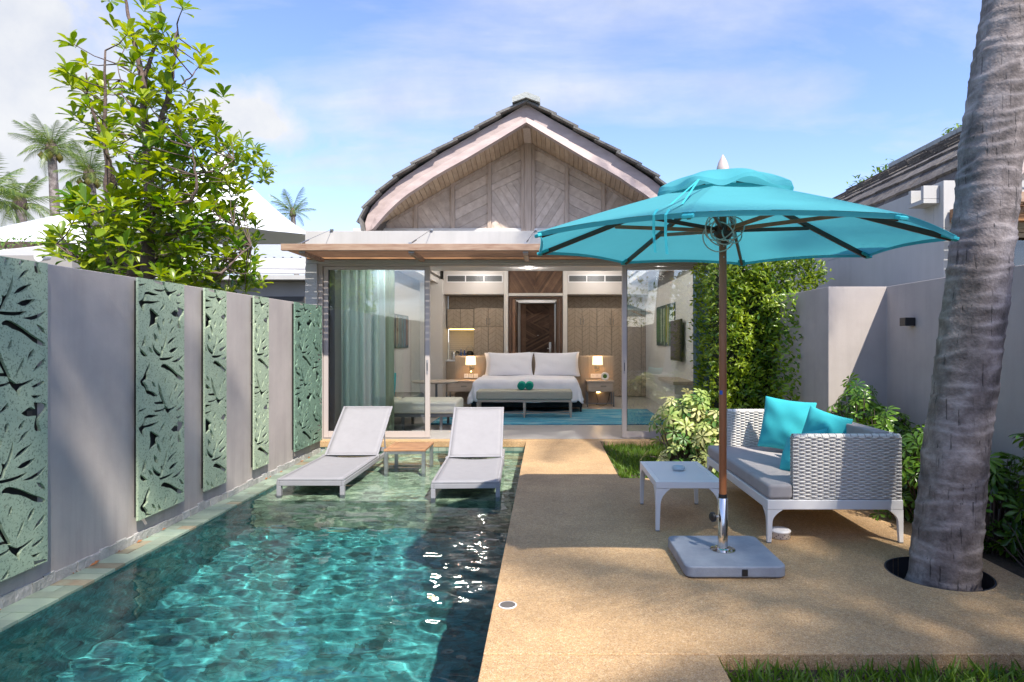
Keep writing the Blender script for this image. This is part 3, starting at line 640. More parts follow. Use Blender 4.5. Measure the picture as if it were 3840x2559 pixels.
        # soffit boards
        if main:
            sb = resample([P2(*q) for q in BRD_I], 34); wb = resample(inner, 34)
            for i in range(34):
                (ax, az), (bx_, bz) = sb[i], sb[i+1]; dx, dz = bx_-ax, bz-az; l = math.hypot(dx, dz); ux, uz = dx/l, dz/l
                p0 = (ax+ux*.003, az+uz*.003); p1 = (bx_-ux*.003, bz-uz*.003); nx_, nz_ = uz, -ux
                if nz_ < 0: nx_, nz_ = -nx_, -nz_
                o_ = .006+ru(0, .004)
                q = [(p0[0]+nx_*o_, p0[1]+nz_*o_), (p1[0]+nx_*o_, p1[1]+nz_*o_), (p1[0]+nx_*.025, p1[1]+nz_*.025), (p0[0]+nx_*.025, p0[1]+nz_*.025)]
                (cx_, cz_), (dx_, dz2) = wb[i], wb[i+1]; bq = [(cx_+ux*.003, cz_+uz*.003), (dx_-ux*.003, dz2-uz*.003)]; bq = [bq[0], bq[1], (bq[1][0]+nx_*.02, bq[1][1]+nz_*.02), (bq[0][0]+nx_*.02, bq[0][1]+nz_*.02)]
                q = [g(p) for p in q]; bq = [g(p) for p in bq]; m_ = MB(); m_.add([(a, 9.362, b) for a, b in q]+[(a, YG-.012, b) for a, b in bq], [(0,1,2,3),(7,6,5,4),(0,4,5,1),(1,5,6,2),(2,6,7,3),(3,7,4,0)]); B(m_, 'soffit_board', M_wood_h2, v)
            m_ = MB(); tr_ = [g(p) for p in inner]
            for p_, q_ in zip(tr_, tr_[1:]): m_.add([(p_[0],YG-.035,p_[1]-.005),(q_[0],YG-.035,q_[1]-.005),(q_[0],YG-.035,q_[1]-.05),(p_[0],YG-.035,p_[1]-.05),(p_[0],YG-.012,p_[1]-.005),(q_[0],YG-.012,q_[1]-.005),(q_[0],YG-.012,q_[1]-.05),(p_[0],YG-.012,p_[1]-.05)], [(0,1,2,3),(7,6,5,4),(0,4,5,1),(2,6,7,3)])
            B(m_, 'cornice_strip', M_wood_w, v)
    if main: B(MB().box(RX-.055,RX+.055,9.362,YG-.08,4.545,4.62), 'ridge_beam', M_wood_w, v)
    # roof shell
    oo = resample([P2(*q) for q in OUT], 24)
    oo = [(x+(.05 if i > 16 else .02), z-.055) for i, (x, z) in enumerate(oo)]; oo[0] = (RX, oo[0][1]); ii = [(x+.05 if i > 14 else x, z-.03) for i, (x, z) in enumerate(oo)]; ii[0] = (RX, ii[0][1])
    for s in (1, -1):
        g = lambda p: (p[0], p[1]) if s > 0 else (2*RX-p[0], p[1]); m_ = MB()
        for i in range(24):
            q = [g(oo[i]), g(oo[i+1]), g((ii[i+1][0], ii[i+1][1])), g((ii[i][0], ii[i][1]))]
            q = [(a, b-.012) for a, b in q]; m_.prism(q, lambda a, b: (a, 9.34, b), lambda a, b: (a, 16.9, b))
        B(m_, 'roof_deck', M_tileroof, v)
        pts = [P2(*q) for q in OUT]; rest = MB(); ncol = (4 if main else 26) if s > 0 else (4 if main else 0); pitch = .29
        for i in range(len(pts)-1):
            (ax, az), (bx_, bz) = pts[i], pts[i+1]; dx, dz = bx_-ax, bz-az; l = math.hypot(dx, dz); ux, uz = dx/l, dz/l; nx_, nz_ = (uz, -ux)
            if nx_ > 0: nx_, nz_ = -nx_, -nz_
            lift = -.030; e = .035; sk = -.06
            q = [(ax-ux*.02+nx_*sk, az-uz*.02+nz_*sk), (bx_+ux*e+nx_*lift, bz+uz*e+nz_*lift), (bx_+ux*e+nx_*(lift+.034), bz+uz*e+nz_*(lift+.034)), (ax-ux*.02+nx_*(sk+.03), az-uz*.02+nz_*(sk+.03))]
            q = [g(p) for p in q]
            for c in range(int(7.6/pitch)):
                y0_ = 9.185+c*pitch+(ru(-.01,.01) if c else ru(-.012,.012)); m_ = MB() if c < ncol else rest; dz_ = ru(-.006, .006)
                qq = [(a, b+dz_) for a, b in q]
                m_.prism(qq, lambda a, b: (a, y0_, b), lambda a, b: (a, 9.185+(c+1)*pitch-.006, b))
                if c < ncol: B(m_, 'roof_tile', M_slate if main else M_tileroof, v)
        if rest.v: tag(B(rest, 'roof_tiles_beyond', M_slate, v), kind='stuff')
    rt = P2(1209, 222)[1]
    for c in range(18):
        if main and c > 2 or (not main and c > 14): continue
        m_ = MB(); y0_ = 9.14+c*.42; y1_ = y0_+.41 if not (main and c == 2) else 16.8
        q = [(RX,rt+.005),(RX-.205,rt-.075),(RX-.20,rt-.150),(RX,rt-.080),(RX+.20,rt-.150),(RX+.205,rt-.075)]
        l_ = [q[0],q[1],q[2],q[3]]; r_ = [q[0],q[3],q[4],q[5]]
        m_.prism(l_, lambda a, b: (a, y0_, b), lambda a, b: (a, y1_, b)); m_.prism(r_, lambda a, b: (a, y0_, b), lambda a, b: (a, y1_, b)); B(m_, 'ridge_tile', M_concrete2, v)
    # timber awning hung on cables
    aw = B(MB().box(-3.40,2*RX+3.40,8.1,8.165,2.560,2.645), 'awning', M_wood_ow, v, bev=.004)
    def S(mb, *a, **k):
        mb.v = [(p[0]+ox, p[1]+oy, p[2]) for p in mb.v]; return mb.build(a[0], a[1], aw, **k)
    S(MB().box(-3.38,2*RX+3.38,8.93,8.985,2.552,2.675), 'back_board', M_wood_o)
    for k in range(11):
        y0_ = 8.20+k*.066; S(MB().box(-3.385,2*RX+3.385,y0_,y0_+.034,2.575,2.612+ru(-.002,.002)), 'slat', M_wood_aw)
    for xq in (-3.16, -1.745, -.27, 2*RX+1.745, 2*RX+3.16):
        S(MB().box(xq-.03,xq+.03,8.175,8.928,2.515,2.562), 'joist', M_wood_ow)
        S(MB().box(xq-.035,xq+.035,8.168,8.20,2.535,2.579), 'bracket', M_alu)
    for xq in (-3.17, -1.75, -.27, 2*RX+1.75, 2*RX+3.17):
        m_ = MB().tube([(xq,8.14,2.655),(xq+.12,8.99,2.985)], .0035, 5); m_.tube([(xq,8.14,2.65),(xq+.03,8.36,2.735)], .010, 6); m_.box(xq-.02,xq+.02,8.12,8.16,2.646,2.665); m_.box(xq+.10,xq+.14,8.98,9.02,2.966,2.99)
        B(m_, 'stay_cable', M_steel_b, v)
    # sliding doors: head, jambs, leaves
    B(MB().box(-3.26,2*RX+3.26,9.06,9.20,2.475,2.500), 'door_head', M_trim, v)
    B(MB().box(-3.26,-3.205,9.06,9.20,0,2.474), 'door_jamb', M_trim, v, bev=.003)
    B(MB().box(2*RX+3.205,2*RX+3.26,9.06,9.20,0,2.474), 'door_jamb', M_trim, v, bev=.003)
    leaves = ((-3.20,-1.676),(2*RX+1.676,2*RX+3.20)) if main else ((-3.20,-1.6),(-1.59,0.9),(.91,2*RX+3.20))
    for k, (a_, b_) in enumerate(leaves):
        m_ = MB(); m_.box(a_,a_+.066,9.09,9.145,.012,2.47); m_.box(b_-.066,b_,9.09,9.145,.012,2.47); m_.box(a_+.067,b_-.067,9.092,9.143,.012,.105); m_.box(a_+.067,b_-.067,9.092,9.143,2.425,2.47)
        f = B(m_, 'sliding_door', M_trim, v, bev=.003)
        m_ = MB().box(a_+.06,b_-.06,9.113,9.122,.10,2.43); m_.v = [(p[0]+ox, p[1]+oy, p[2]) for p in m_.v]; m_.build('pane', M_glass, f)
        m_ = MB(); s_ = .0045
        for q in (a_+.067, b_-.067-.008): m_.box(q,q+.008,9.100,9.135,.105,2.425)
        m_.v = [(p[0]+ox, p[1]+oy, p[2]) for p in m_.v]; m_.build('gasket', M_trim_d, f)
        hx = b_-.033 if k == 0 else a_+.033
        m_ = MB().box(hx-.012,hx+.012,9.078,9.0895,.93,1.13); m_.v = [(p[0]+ox, p[1]+oy, p[2]) for p in m_.v]; hd = m_.build('handle', M_alu, f, bev=.004)
        m_ = MB().box(hx-.005,hx+.005,9.0765,9.0785,.97,1.09); m_.v = [(p[0]+ox, p[1]+oy, p[2]) for p in m_.v]; m_.build('slot', M_trim_d, f)
    # plinth and floor
    B(MB().box(-3.262,2*RX+3.262,8.86,9.055,-.086,0.0), 'step', M_deck, v, bev=.006)
    B(MB().box(-3.262,2*RX+3.262,9.057,17.2,-.1,0.0015), 'floor', M_floor_in, v)
    return v
M_concrete2 = mat('grey_ridge_tile', (0.36, 0.38, 0.37), 0.85, var=0.15, vscale=6, bump=0.5, bscale=40)
M_wood_h2 = mat('soffit_teak_board', (0.50, 0.38, 0.27), 0.75, col2=(0.36, 0.25, 0.17), vscale=1.6, stretch=(10, 2, 10), bump=0.4, bscale=3, rand=0.12, det=7, dist=0.004)
V = villa(0, 0, 'pool villa straight ahead with whitewashed timber gable, open glass doors and slatted awning', True)
y = 0
mb = MB(); x = -3.1; 
MB().box(-3.2,DH,8.885,8.94,-.3,-.0865).build('tile_backing', M_stone_b, V)
while x < DH-.02:
    w = min(.106, DH-x); MB().box(x+.002,x+w-.002,8.862+ru(0,.004),8.884,-.20,-.09).build('tile', M_cope, V); x += w
V2 = villa(7.30, -2.83, 'neighbouring villa half hidden behind the palm, with dark shingled roof and white side wall', False)
m_ = MB(); YS = 6.36; xs = 3.87
m_.box(xs-.16,xs-.001,YS-.13,YS-.085,2.80,2.93); m_.box(xs-.16,xs-.001,YS+.085,YS+.13,2.80,2.93); m_.box(xs-.16,xs-.001,YS-.13,YS+.13,2.755,2.799); m_.build('scupper', M_plaster_w, V2, bev=.004)
# closed back of the neighbour's room with curtains
def curtain(name, xa, xb, Y, z0, z1, m, amp=.035, waves=None, par=None, label=None, seedp=0.0, build=True):
    waves = waves or (xb-xa)/.11; n = int(waves*10)+2; mb = MB()
    def fn(u, v):
        ph = u*waves*2*pi+seedp; fl = .55+.45*(1-v)
        return (xa+u*(xb-xa)+.012*sin(ph*.37+v*1.5)*(1-v), Y+amp*fl*sin(ph+.5*sin(u*9))+.010*sin(ph*2.3), z0+v*(z1-z0))
    mb.grid(fn, n, 8); return mb
mb = curtain('c', 3.87+.4, 9.8, 6.6, .02, 2.45, M_curtain); mb.build('curtain', M_curtain, V2, smooth=True, fix=False)
MB().box(3.9,10.1,7.9,8.0,0,2.9).build('room_wall', M_wall_in, V2)
# ================================================================ the room (fixed parts belong to the villa)
def room(name, mb, m, parent=None, **k): return mb.build(name, m, parent or V, **k)
room('inner_wall', MB().box(-3.26,-3.08,9.22,16.6,.002,2.6), M_wall_in)
room('inner_wall', MB().box(2.50,2.67,9.22,16.6,.002,2.6), M_wall_in)
room('ceiling', MB().box(-3.08,2.5,9.21,10.1,2.525,2.598), M_wall_in2)
room('ceiling', MB().box(-2.618,2*RX+2.618,10.161,18.6,3.16,3.19), M_wall_in)
mb = MB().box(-3.08,2.5,10.102,10.16,2.525,3.2); room('bulkhead', mb, M_wall_in)
mb = MB().box(-2.66,-2.62,10.161,17,2.8,3.19); mb.box(2*RX+2.62,2*RX+2.66,10.161,17,2.8,3.19); room('ceiling_step', mb, M_wall_in)
mb = MB().box(-3.08,-2.661,10.161,17,2.86,2.92); mb.box(2*RX+2.661,2.5,10.161,17,2.86,2.92); room('ceiling', mb, M_wall_in)
YB = 15.9
for k, (lx, ly, lz, lw_) in enumerate(((-2.4,9.75,2.52,6),(1.75,9.75,2.52,6),(-.27,9.72,2.52,4),(-2.0,11.2,2.855,14),(-.3,10.9,3.155,20),(1.5,11.2,2.855,14),(-1.6,13.2,3.155,18),(1.0,13.2,3.155,18),(-1.6,14.9,3.155,13),(1.2,14.9,3.155,13),(-.3,17.3,3.155,12))):  # only the front centre one is real; the rest are added fill light
    dn = room('downlight_and_fill', MB().lathe([(.001,0),(.05,0),(.055,-.006),(.075,-.006),(.078,0)], (lx,ly,lz), 20, cap=False), M_plastic_w)
    MB().lathe([(.0001,-.002),(.045,-.002)], (lx,ly,lz), 16, cap=False).build('bulb', M_bulb, dn)
    ld = D.lights.new('downlight_and_fill_lamp', 'POINT'); ld.energy = lw_*.62; ld.color = (1, .96, .91); ld.shadow_soft_size = .07; lo = D.objects.new('downlight_and_fill_lamp', ld); COL.objects.link(lo); lo.parent = dn; lo.location = Vector((lx,ly,lz-.12))-ORG[V]
room('back_wall', MB().box(-3.08,-2.53,15.4,16.3,.002,2.9), M_wall_in)
room('back_wall', MB().box(-2.53,-1.151,16.45,16.55,.002,2.54), M_wall_in2); room('back_wall', MB().box(.721,2.5,16.45,16.55,.002,2.54), M_wall_in2)
YBK = 15.55
def xb(x): return XX(x, YBK)
def zb(y): return ZZ(y, YBK)
mb = MB().box(-2.53,xb(1157),YBK,YBK+.9,2.55,3.158); mb.box(xb(1303),2.5,YBK,YBK+.9,2.55,3.158); room('bulkhead', mb, M_wall_in2)
for (a, b) in ((1157.5,1167),(1293,1303)): room('pillar', MB().box(xb(a),xb(b),YBK-.03,YBK+.9,.002,3.158), M_wall_in)
# chevron slats above the entry
zA, zB_ = zb(675), 3.158
backp = MB().box(xb(1167.5),xb(1292.5),YBK+.06,YBK+.1,zA,zB_); ovp = room('overpanel', backp, M_wood_d)
xm = xb(1230)
for s in (1, -1):
    poly = [(xb(1167.6), zA), (xm-.012, zA), (xm-.012, zB_), (xb(1167.6), zB_)]
    if s < 0: poly = [(2*xm-x, z) for x, z in poly]
    for q in strips(poly, R(-57*s), .055, .008, mina=3e-4):
        m_ = MB(); dd = ru(0, .018); m_.prism(q, lambda a, b: (a, YBK+.025+dd, b), lambda a, b: (a, YBK+.059, b)); m_.build('slat', M_wood_dl, ovp)
MB().box(xm-.012,xm+.012,YBK+.01,YBK+.059,zA,zB_).build('mullion', M_wood_dl, ovp)
room('lintel', MB().box(xb(1167.5),xb(1292.5),YBK-.02,YBK+.3,zb(681.5),zb(675)), M_wall_in)
# dark portal frame with folded doors
mb = MB(); za = zb(683)
mb.box(xb(1168),xb(1175),YBK+.02,YBK+.25,.002,za); mb.box(xb(1285),xb(1292),YBK+.02,YBK+.25,.002,za); mb.box(xb(1175),xb(1285),YBK+.02,YBK+.2,zb(687),za)
room('portal_frame', mb, M_wood_d)
for a, b in ((1176,1183),(1279,1284)):
    room('folding_door', MB().box(xb(a),xb(b),YBK+.05,YBK+.95,.002,zb(688)), M_wood_dl)
    room('folding_door', MB().box(xb(a)+(.02 if a < 1200 else -.02),xb(b)+(.02 if a < 1200 else -.02),YBK+.96,YBK+1.2,.002,zb(688)), M_wood_d)
# entry lobby and carved door
YD = 17.9
def xd(x): return XX(x, YD)
def zd(y): return ZZ(y, YD)
mb = MB().box(xd(1150),xd(1195),YD,YD+.1,.002,3.15); mb.box(xd(1275),xd(1320),YD,YD+.1,.002,3.15); mb.box(xd(1195),xd(1275),YD,YD+.1,zd(699),3.15)
mb.box(-1.25,-1.15,16.5,YD,.002,3.15); mb.box(.62,.72,16.5,YD,.002,3.15); mb.box(-1.14,.61,16.9,17.0,2.50,2.70)
room('lobby_wall', mb, M_wall_in)
room('floor', MB().box(-1.3,.8,17.21,19,-.1,.001), M_floor_in)
room('light_trough', MB().box(xd(1184)+.02,xd(1283)-.02,YD-.25,YD-.05,zd(698.5),zd(689)), M_plastic_w)
ed = room('entry_door', MB().box(xd(1198),xd(1272),YD-.03,YD+.05,.002,zd(701)), M_wood_d)
mb = MB(); mb.box(xd(1195.5),xd(1198),YD-.06,YD+.05,.002,zd(699)); mb.box(xd(1272),xd(1274.5),YD-.06,YD+.05,.002,zd(699)); mb.box(xd(1198),xd(1272),YD-.06,YD+.05,zd(701),zd(699)); mb.build('door_frame', M_wood_dl, ed)
MB().box(xd(1199),xd(1208),YD-.045,YD-.031,.01,zd(702)).build('stile', M_wood_dl, ed)
MB().box(xd(1262),xd(1271),YD-.045,YD-.031,.01,zd(702)).build('stile', M_wood_d, ed)
x0, x1 = xd(1208.5), xd(1261.5)
cuts = [(zd(702), R(-35)), (zd(722), R(30)), (zd(738), R(-33)), (zd(762), R(28)), (.02, 0)]
reg = [([(x0,zd(702)),(x1,zd(702)),(x1,zd(715)),(x0,zd(728))], -36), ([(x0,zd(728)),(x1,zd(715)),(x1,zd(757)),(x0,zd(739))], 27), ([(x0,zd(739)),(x1,zd(757)),(x1,zd(762)),(x0,zd(787))], -30), ([(x0,zd(787)),(x1,zd(762)),(x1,.02),(x0,.02)], 28)]
for poly, a in reg:
    for q in strips(poly, R(a), .048, .010, mina=4e-4):
        m_ = MB(); dd = ru(0, .012); m_.prism(q, lambda a_, b_: (a_, YD-.056+dd, b_), lambda a_, b_: (a_, YD-.031, b_)); m_.build('slat', M_wood_dl if rnd() < .35 else M_wood_d, ed)
MB().box(xd(1261),xd(1266),YD-.075,YD-.046,zd(812),zd(788)).build('lock_plate', M_steel, ed)
MB().box(xd(1257),xd(1265),YD-.095,YD-.08,zd(803),zd(801)).build('handle', M_steel, ed)
MB().lathe([(.0001,.0),(.015,0)], (0,0,0), 8, cap=False)
m_ = MB().box(xd(1235),xd(1236.5),YD-.06,YD-.056,zd(773),zd(771.5)); m_.build('peephole', M_steel, ed)
for z_ in (ZZ(792,17.0), ZZ(807,17.0)): room('switch', MB().box(-1.149,-1.14,16.95,17.04,z_-.05,z_+.05), M_plastic_w)
for za_, zb_ in ((634,649.5),):
    for a, b in ((1027,1154),(1306,1431)):
        g = room('air_grille', MB().box(xb(a-1),xb(b+1),YBK-.015,YBK-.001,zb(zb_+1),zb(za_-1)), M_plastic_w)
        w = (xb(b)-xb(a))/3
        for k in range(3):
            u0 = xb(a)+k*w+.012; u1 = u0+w-.024
            MB().box(u0,u1,YBK-.0175,YBK-.0155,zb(zb_)+.012,zb(za_)-.012).build('opening', M_trim_d, g)
            mm = MB(); nv = 16
            for i in range(nv): xx_ = u0+(i+.5)*(u1-u0)/nv; mm.box(xx_-.0035,xx_+.0035,YBK-.021,YBK-.018,zb(zb_)+.012,zb(za_)-.012)
            for i in range(4): zz_ = zb(zb_)+.012+(i+.5)*(zb(za_)-zb(zb_)-.024)/4; mm.box(u0,u1,YBK-.0225,YBK-.0212,zz_-.003,zz_+.003)
            mm.build('grid', M_metal_g, g)
# herringbone joinery
def chevron(par, xa, xb_, za, zb_, cw, Y, pitch=.085, m=M_oak, name='inlay', mina=2e-4, asobj=True, phase=0):
    k = 0; x = xa; al = MB()
    while x < xb_-1e-4:
        x2 = min(x+cw, xb_); poly = [(x+.003,za),(x2-.003,za),(x2-.003,zb_),(x+.003,zb_)]
        for q in strips(poly, R(34 if (k+phase) % 2 == 0 else -34), pitch, .007, off=(x if (k+phase) % 2 == 0 else -x2)*0, mina=mina):
            al.prism(q, lambda a, b: (a, Y-.008, b), lambda a, b: (a, Y, b))
        x = x2; k += 1
    return al
def cabinet(label, xs, za, zb_, Y0, Y1, cat='wardrobe', handles=()):
    w = thing('wardrobe' if cat == 'wardrobe' else 'wall_cabinet', ((xs[0]+xs[-1])/2, Y0, za), label, cat)
    MB().box(xs[0],xs[-1],Y0+.0225,Y1,za,zb_).build('carcass', M_taupe_f, w)
    return w
def door(w, xa, xb_, za, zb_, Y, hx=None, hz=None, phase=0):
    d = MB().box(xa+.004,xb_-.004,Y+.002,Y+.022,za+.004,zb_-.004).build('door', M_oak_groove, w)
    o = chevron(w, xa+.004, xb_-.004, za+.004, zb_-.004, (xb_-xa-.008)/2, Y+.002, .105, phase=phase).build('inlay', M_oak, d); tag(o, kind='stuff')
    if hx is not None:
        m = MB(); m.tube([(hx,Y-.006,hz-.08),(hx,Y-.03,hz-.07),(hx,Y-.03,hz+.07),(hx,Y-.006,hz+.08)], .006, 6); m.build('handle', M_metal_g, d)
M_oak_groove = mat('oak_groove', (0.17, 0.13, 0.095), 0.8)
zs, z1_ = ZZ(752,YB), 2.23
xl = XX(1088.7,YB); xr = XX(1156.5,YB); xmid = XX(1121.5,YB)
w = cabinet('tall oak herringbone wardrobe left of the entry, behind the left bedside lamp', (xl, xr), .01, z1_, YB, YB+.5)
for a, b, hx in ((xl, xmid, xmid-.04), (xmid, xr, xmid+.04)):
    door(w, a, b, zs, z1_, YB, hx, zs+.13); door(w, a, b, .01, zs, YB, None, None)
xs_ = [XX(q,YB) for q in (1303.5,1337,1371,1405,1439)]; xs_.append(xs_[-1]+.37); xs_.append(xs_[-1]+.36)
w = cabinet('long bank of oak herringbone wardrobes right of the entry door', (xs_[0], 2.5), .01, z1_, YB, YB+.5)
for k in range(6):
    a, b = xs_[k], min(xs_[k+1], 2.498); hx = b-.04 if k % 2 == 0 else a+.04
    door(w, a, b, zs, z1_, YB, hx, zs+.13); hx2 = b-.04 if k in (1, 3) else (a+.04 if k in (2, 4) else None)
    door(w, a, b, .01, zs, YB, hx2 if k in (1, 2) else None, ZZ(827,YB))
for a, b in ((-2.53, xr), (XX(1303.5,YB), 2.5)):
    q = room('recess_panel', MB().box(a,b,YB+.42,YB+.445,z1_,2.545), M_oak_groove); o = chevron(q, a, b, z1_+.01, 2.54, .18, YB+.419, .105).build('inlay', M_oak, q); tag(o, kind='stuff')
# kitchenette
kx0, kx1 = -2.50, xl-.01
w = cabinet('oak herringbone wall cupboard above the glowing kitchenette strip', (kx0, kx1), ZZ(757,YB)-.0, ZZ(711,YB), YB+.03, YB+.4, cat='wall cabinet')
door(w, kx0, (kx0+kx1)/2, ZZ(757,YB), ZZ(711,YB), YB+.03); door(w, (kx0+kx1)/2, kx1, ZZ(757,YB), ZZ(711,YB), YB+.03)
MB().box(kx0+.05,kx1-.01,YB+.12,YB+.16,ZZ(757,YB)-.02,ZZ(757,YB)-.003).build('light_strip', M_strip, w)
bs = room('backsplash', MB().box(kx0-.03,kx1,16.435,16.449,.9,ZZ(757,YB)), M_oak_groove)
zz_ = .93
r = 0
while zz_ < ZZ(757,YB)-.02:
    x = kx0-.03-(.12 if r % 2 else 0)
    while x < kx1:
        a = max(x, kx0-.03); b = min(x+.24, kx1)
        if b-a > .02: MB().box(a+.0015,b-.0015,16.428,16.4349,zz_,min(zz_+.047, ZZ(757,YB))).build('tile', M_ceram, bs)
        x += .24
    zz_ += .05; r += 1
kc = thing('kitchen_counter', ((kx0+kx1)/2, YB, 0), 'oak kitchenette counter with drawers beside the headboard', 'counter')
MB().box(kx0-.02,kx1,YB+.02,16.42,.02,.885).build('carcass', M_oak, kc)
MB().box(kx0-.03,kx1,YB-.01,16.42,.887,.925).build('worktop', M_plastic_w, kc, bev=.004)
for a, b in ((.70,.875),(.40,.69),(.06,.39)): MB().box(kx0,kx1-.01,YB,YB+.019,a,b).build('drawer', M_oak, kc, bev=.003)
def at2(x, Y): return XX(x, Y)
Yk = 16.15
kt = thing('kettle', (XX(1042,Yk),Yk,.927), 'black and steel electric kettle on the kitchenette counter', 'kettle')
MB().lathe([(.001,0),(.085,0),(.085,.03),(.075,.12),(.062,.2),(.05,.215),(.001,.22)], (XX(1042,Yk),Yk,.927), 20).build('body', M_steel_b, kt, smooth=True)
MB().tube([(XX(1042,Yk)+.06,Yk,1.13),(XX(1042,Yk)+.13,Yk,1.12),(XX(1042,Yk)+.135,Yk,1.02),(XX(1042,Yk)+.08,Yk,.96)], .014, 8).build('handle', M_black, kt, smooth=True)
cm_ = thing('coffee_machine', (XX(1079,Yk),Yk,.927), 'black capsule coffee machine with raised loop lever', 'coffee machine')
MB().lathe([(.001,0),(.09,0),(.1,.08),(.1,.17),(.06,.22),(.001,.225)], (XX(1079,Yk),Yk,.927), 20).build('body', M_black, cm_, smooth=True)
MB().tube([(XX(1079,Yk)+.1*cos(t*pi/8),Yk,1.12+.16*sin(t*pi/8)) for t in range(9)], .008, 6).build('lever', M_steel_b, cm_)
for k, (px_, hh, mm, nm, lb) in enumerate(((1059,.26,M_glass,'bottle','clear water bottle left of its twin on the kitchenette counter'),(1067,.24,M_glass,'bottle','clear water bottle nearest the coffee machine'))):
    b = thing(nm, (XX(px_,Yk),Yk-.02,.927), lb, 'bottle', 'water bottles on the kitchenette counter')
    MB().lathe([(.001,0),(.033,0),(.034,.15),(.014,.2),(.014,hh)], (XX(px_,Yk),Yk-.02,.927), 14).build('body', mat('bottle_blue%d' % k, (.05,.10,.28), .2), b, smooth=True)
    MB().lathe([(.001,hh),(.016,hh),(.016,hh+.02),(.001,hh+.02)], (XX(px_,Yk),Yk-.02,.927), 10).build('cap', M_plastic_w, b)
tr = thing('tea_caddy', (XX(1052,Yk),Yk+.1,.927), 'dark framed tea box standing behind the cups on the counter', 'tea box')
x = XX(1052,Yk); m_ = MB(); m_.box(x-.10,x+.10,Yk+.08,Yk+.14,.93,.945); m_.box(x-.10,x-.09,Yk+.08,Yk+.14,.945,1.1); m_.box(x+.09,x+.10,Yk+.08,Yk+.14,.945,1.1); m_.box(x-.10,x+.10,Yk+.08,Yk+.14,1.1,1.11); m_.build('frame', M_black, tr)
MB().box(x-.085,x+.085,Yk+.1,Yk+.13,.946,1.06).build('packets', M_plastic_w, tr)
for k, dx in enumerate((-.05,.05)):
    c = thing('cup', (x+dx,Yk-.05,.927), 'white cup, %s of the pair before the tea box' % ('left' if k == 0 else 'right'), 'cup', 'white cups on the counter')
    MB().lathe([(.02,0),(.035,.03),(.037,.06),(.033,.06),(.03,.03),(.001,.008)], (x+dx,Yk-.05,.927), 14, cap=False).build('bowl', M_plastic_w, c, smooth=True)
# ---- headboard, bed
YH = 13.95
hb = thing('headboard', (XX(1227,YH),YH,0), 'long pale oak headboard panel behind the bed with lamps and sockets', 'headboard')
xs4 = [XX(1045,YH), XX(1122,YH), XX(1333,YH), XX(1352,YH), XX(1409.5,YH)]
for a, b in zip(xs4, xs4[1:]): MB().box(a+.002,b-.002,YH,YH+.06,.02,ZZ(821,YH)).build('panel', M_oak, hb)
MB().box(xs4[0]-.003,xs4[-1]+.003,YH-.004,YH+.07,ZZ(821,YH)+.001,ZZ(821,YH)+.02).build('cap_rail', M_oak_h, hb)
bed = thing('bed', (-.40,13,0), 'large bed made up in white linen facing the open doors', 'bed')
BX0, BX1 = XX(1081,12.35), XX(1338,12.35)
MB().box(BX0,BX1,12.38,YH-.01,.10,.34).build('base', M_char, bed, bev=.02)
for a in (BX0+.08, BX1-.03):
    MB().lathe([(.001,-.02),(.035,-.02),(.035,.02),(.001,.02)], (0,0,0), 12)
    MB().box(a-.02,a+.02,12.42,12.46,.0,.10).build('caster', M_black, bed, bev=.01)
def duv(u, v):
    x = -.40+(u-.5)*2; # u: across; v: foot->head
    return None
mb = MB(); NU, NV = 56, 40
hw = 1.02; L0, L1 = 12.28, YH-.15; ztop = .665; drop = .42
def duvet(u, v):
    s = (u-.5)*2*(hw+drop); t = v*((L1-L0)+drop)-drop
    ax = abs(s); sx = 1 if s > 0 else -1; r = .09
    if ax < hw-r: x = ax; zx = 0
    elif ax < hw-r+r*pi/2: q = (ax-hw+r)/r; x = hw-r+r*sin(q); zx = r*(1-cos(q))
    else: q = ax-(hw-r+r*pi/2); x = hw+q*.30; zx = r+q*.95
    if t > r: yy = L0+t; zy = 0
    elif t > r-r*pi/2: q = (r-t)/r; yy = L0+r-r*sin(q); zy = r*(1-cos(q))
    else: q = (r-r*pi/2)-t; yy = L0-q*.14; zy = r+q*.97
    dz = max(zx, zy) if min(zx, zy) < .02 else (zx**2+zy**2)**.5*.92
    dz = min(dz, .46)
    fold = .012*sin(s*17+t*3)*(1 if dz > .08 else .1)+.006*sin(t*21+s*5)*(1 if dz > .08 else .3)
    w_ = .010*sin(s*4.1+1)*cos(t*5.3)+.006*sin(s*9+t*7)
    return (-.40+sx*(x+fold), yy-fold, ztop-dz+w_)
mb.grid(duvet, NU, NV); o = mb.build('duvet', M_linen, bed, smooth=True, fix=False)
sm = o.modifiers.new('thick', 'SOLIDIFY'); sm.thickness = .02; sm.offset = -1
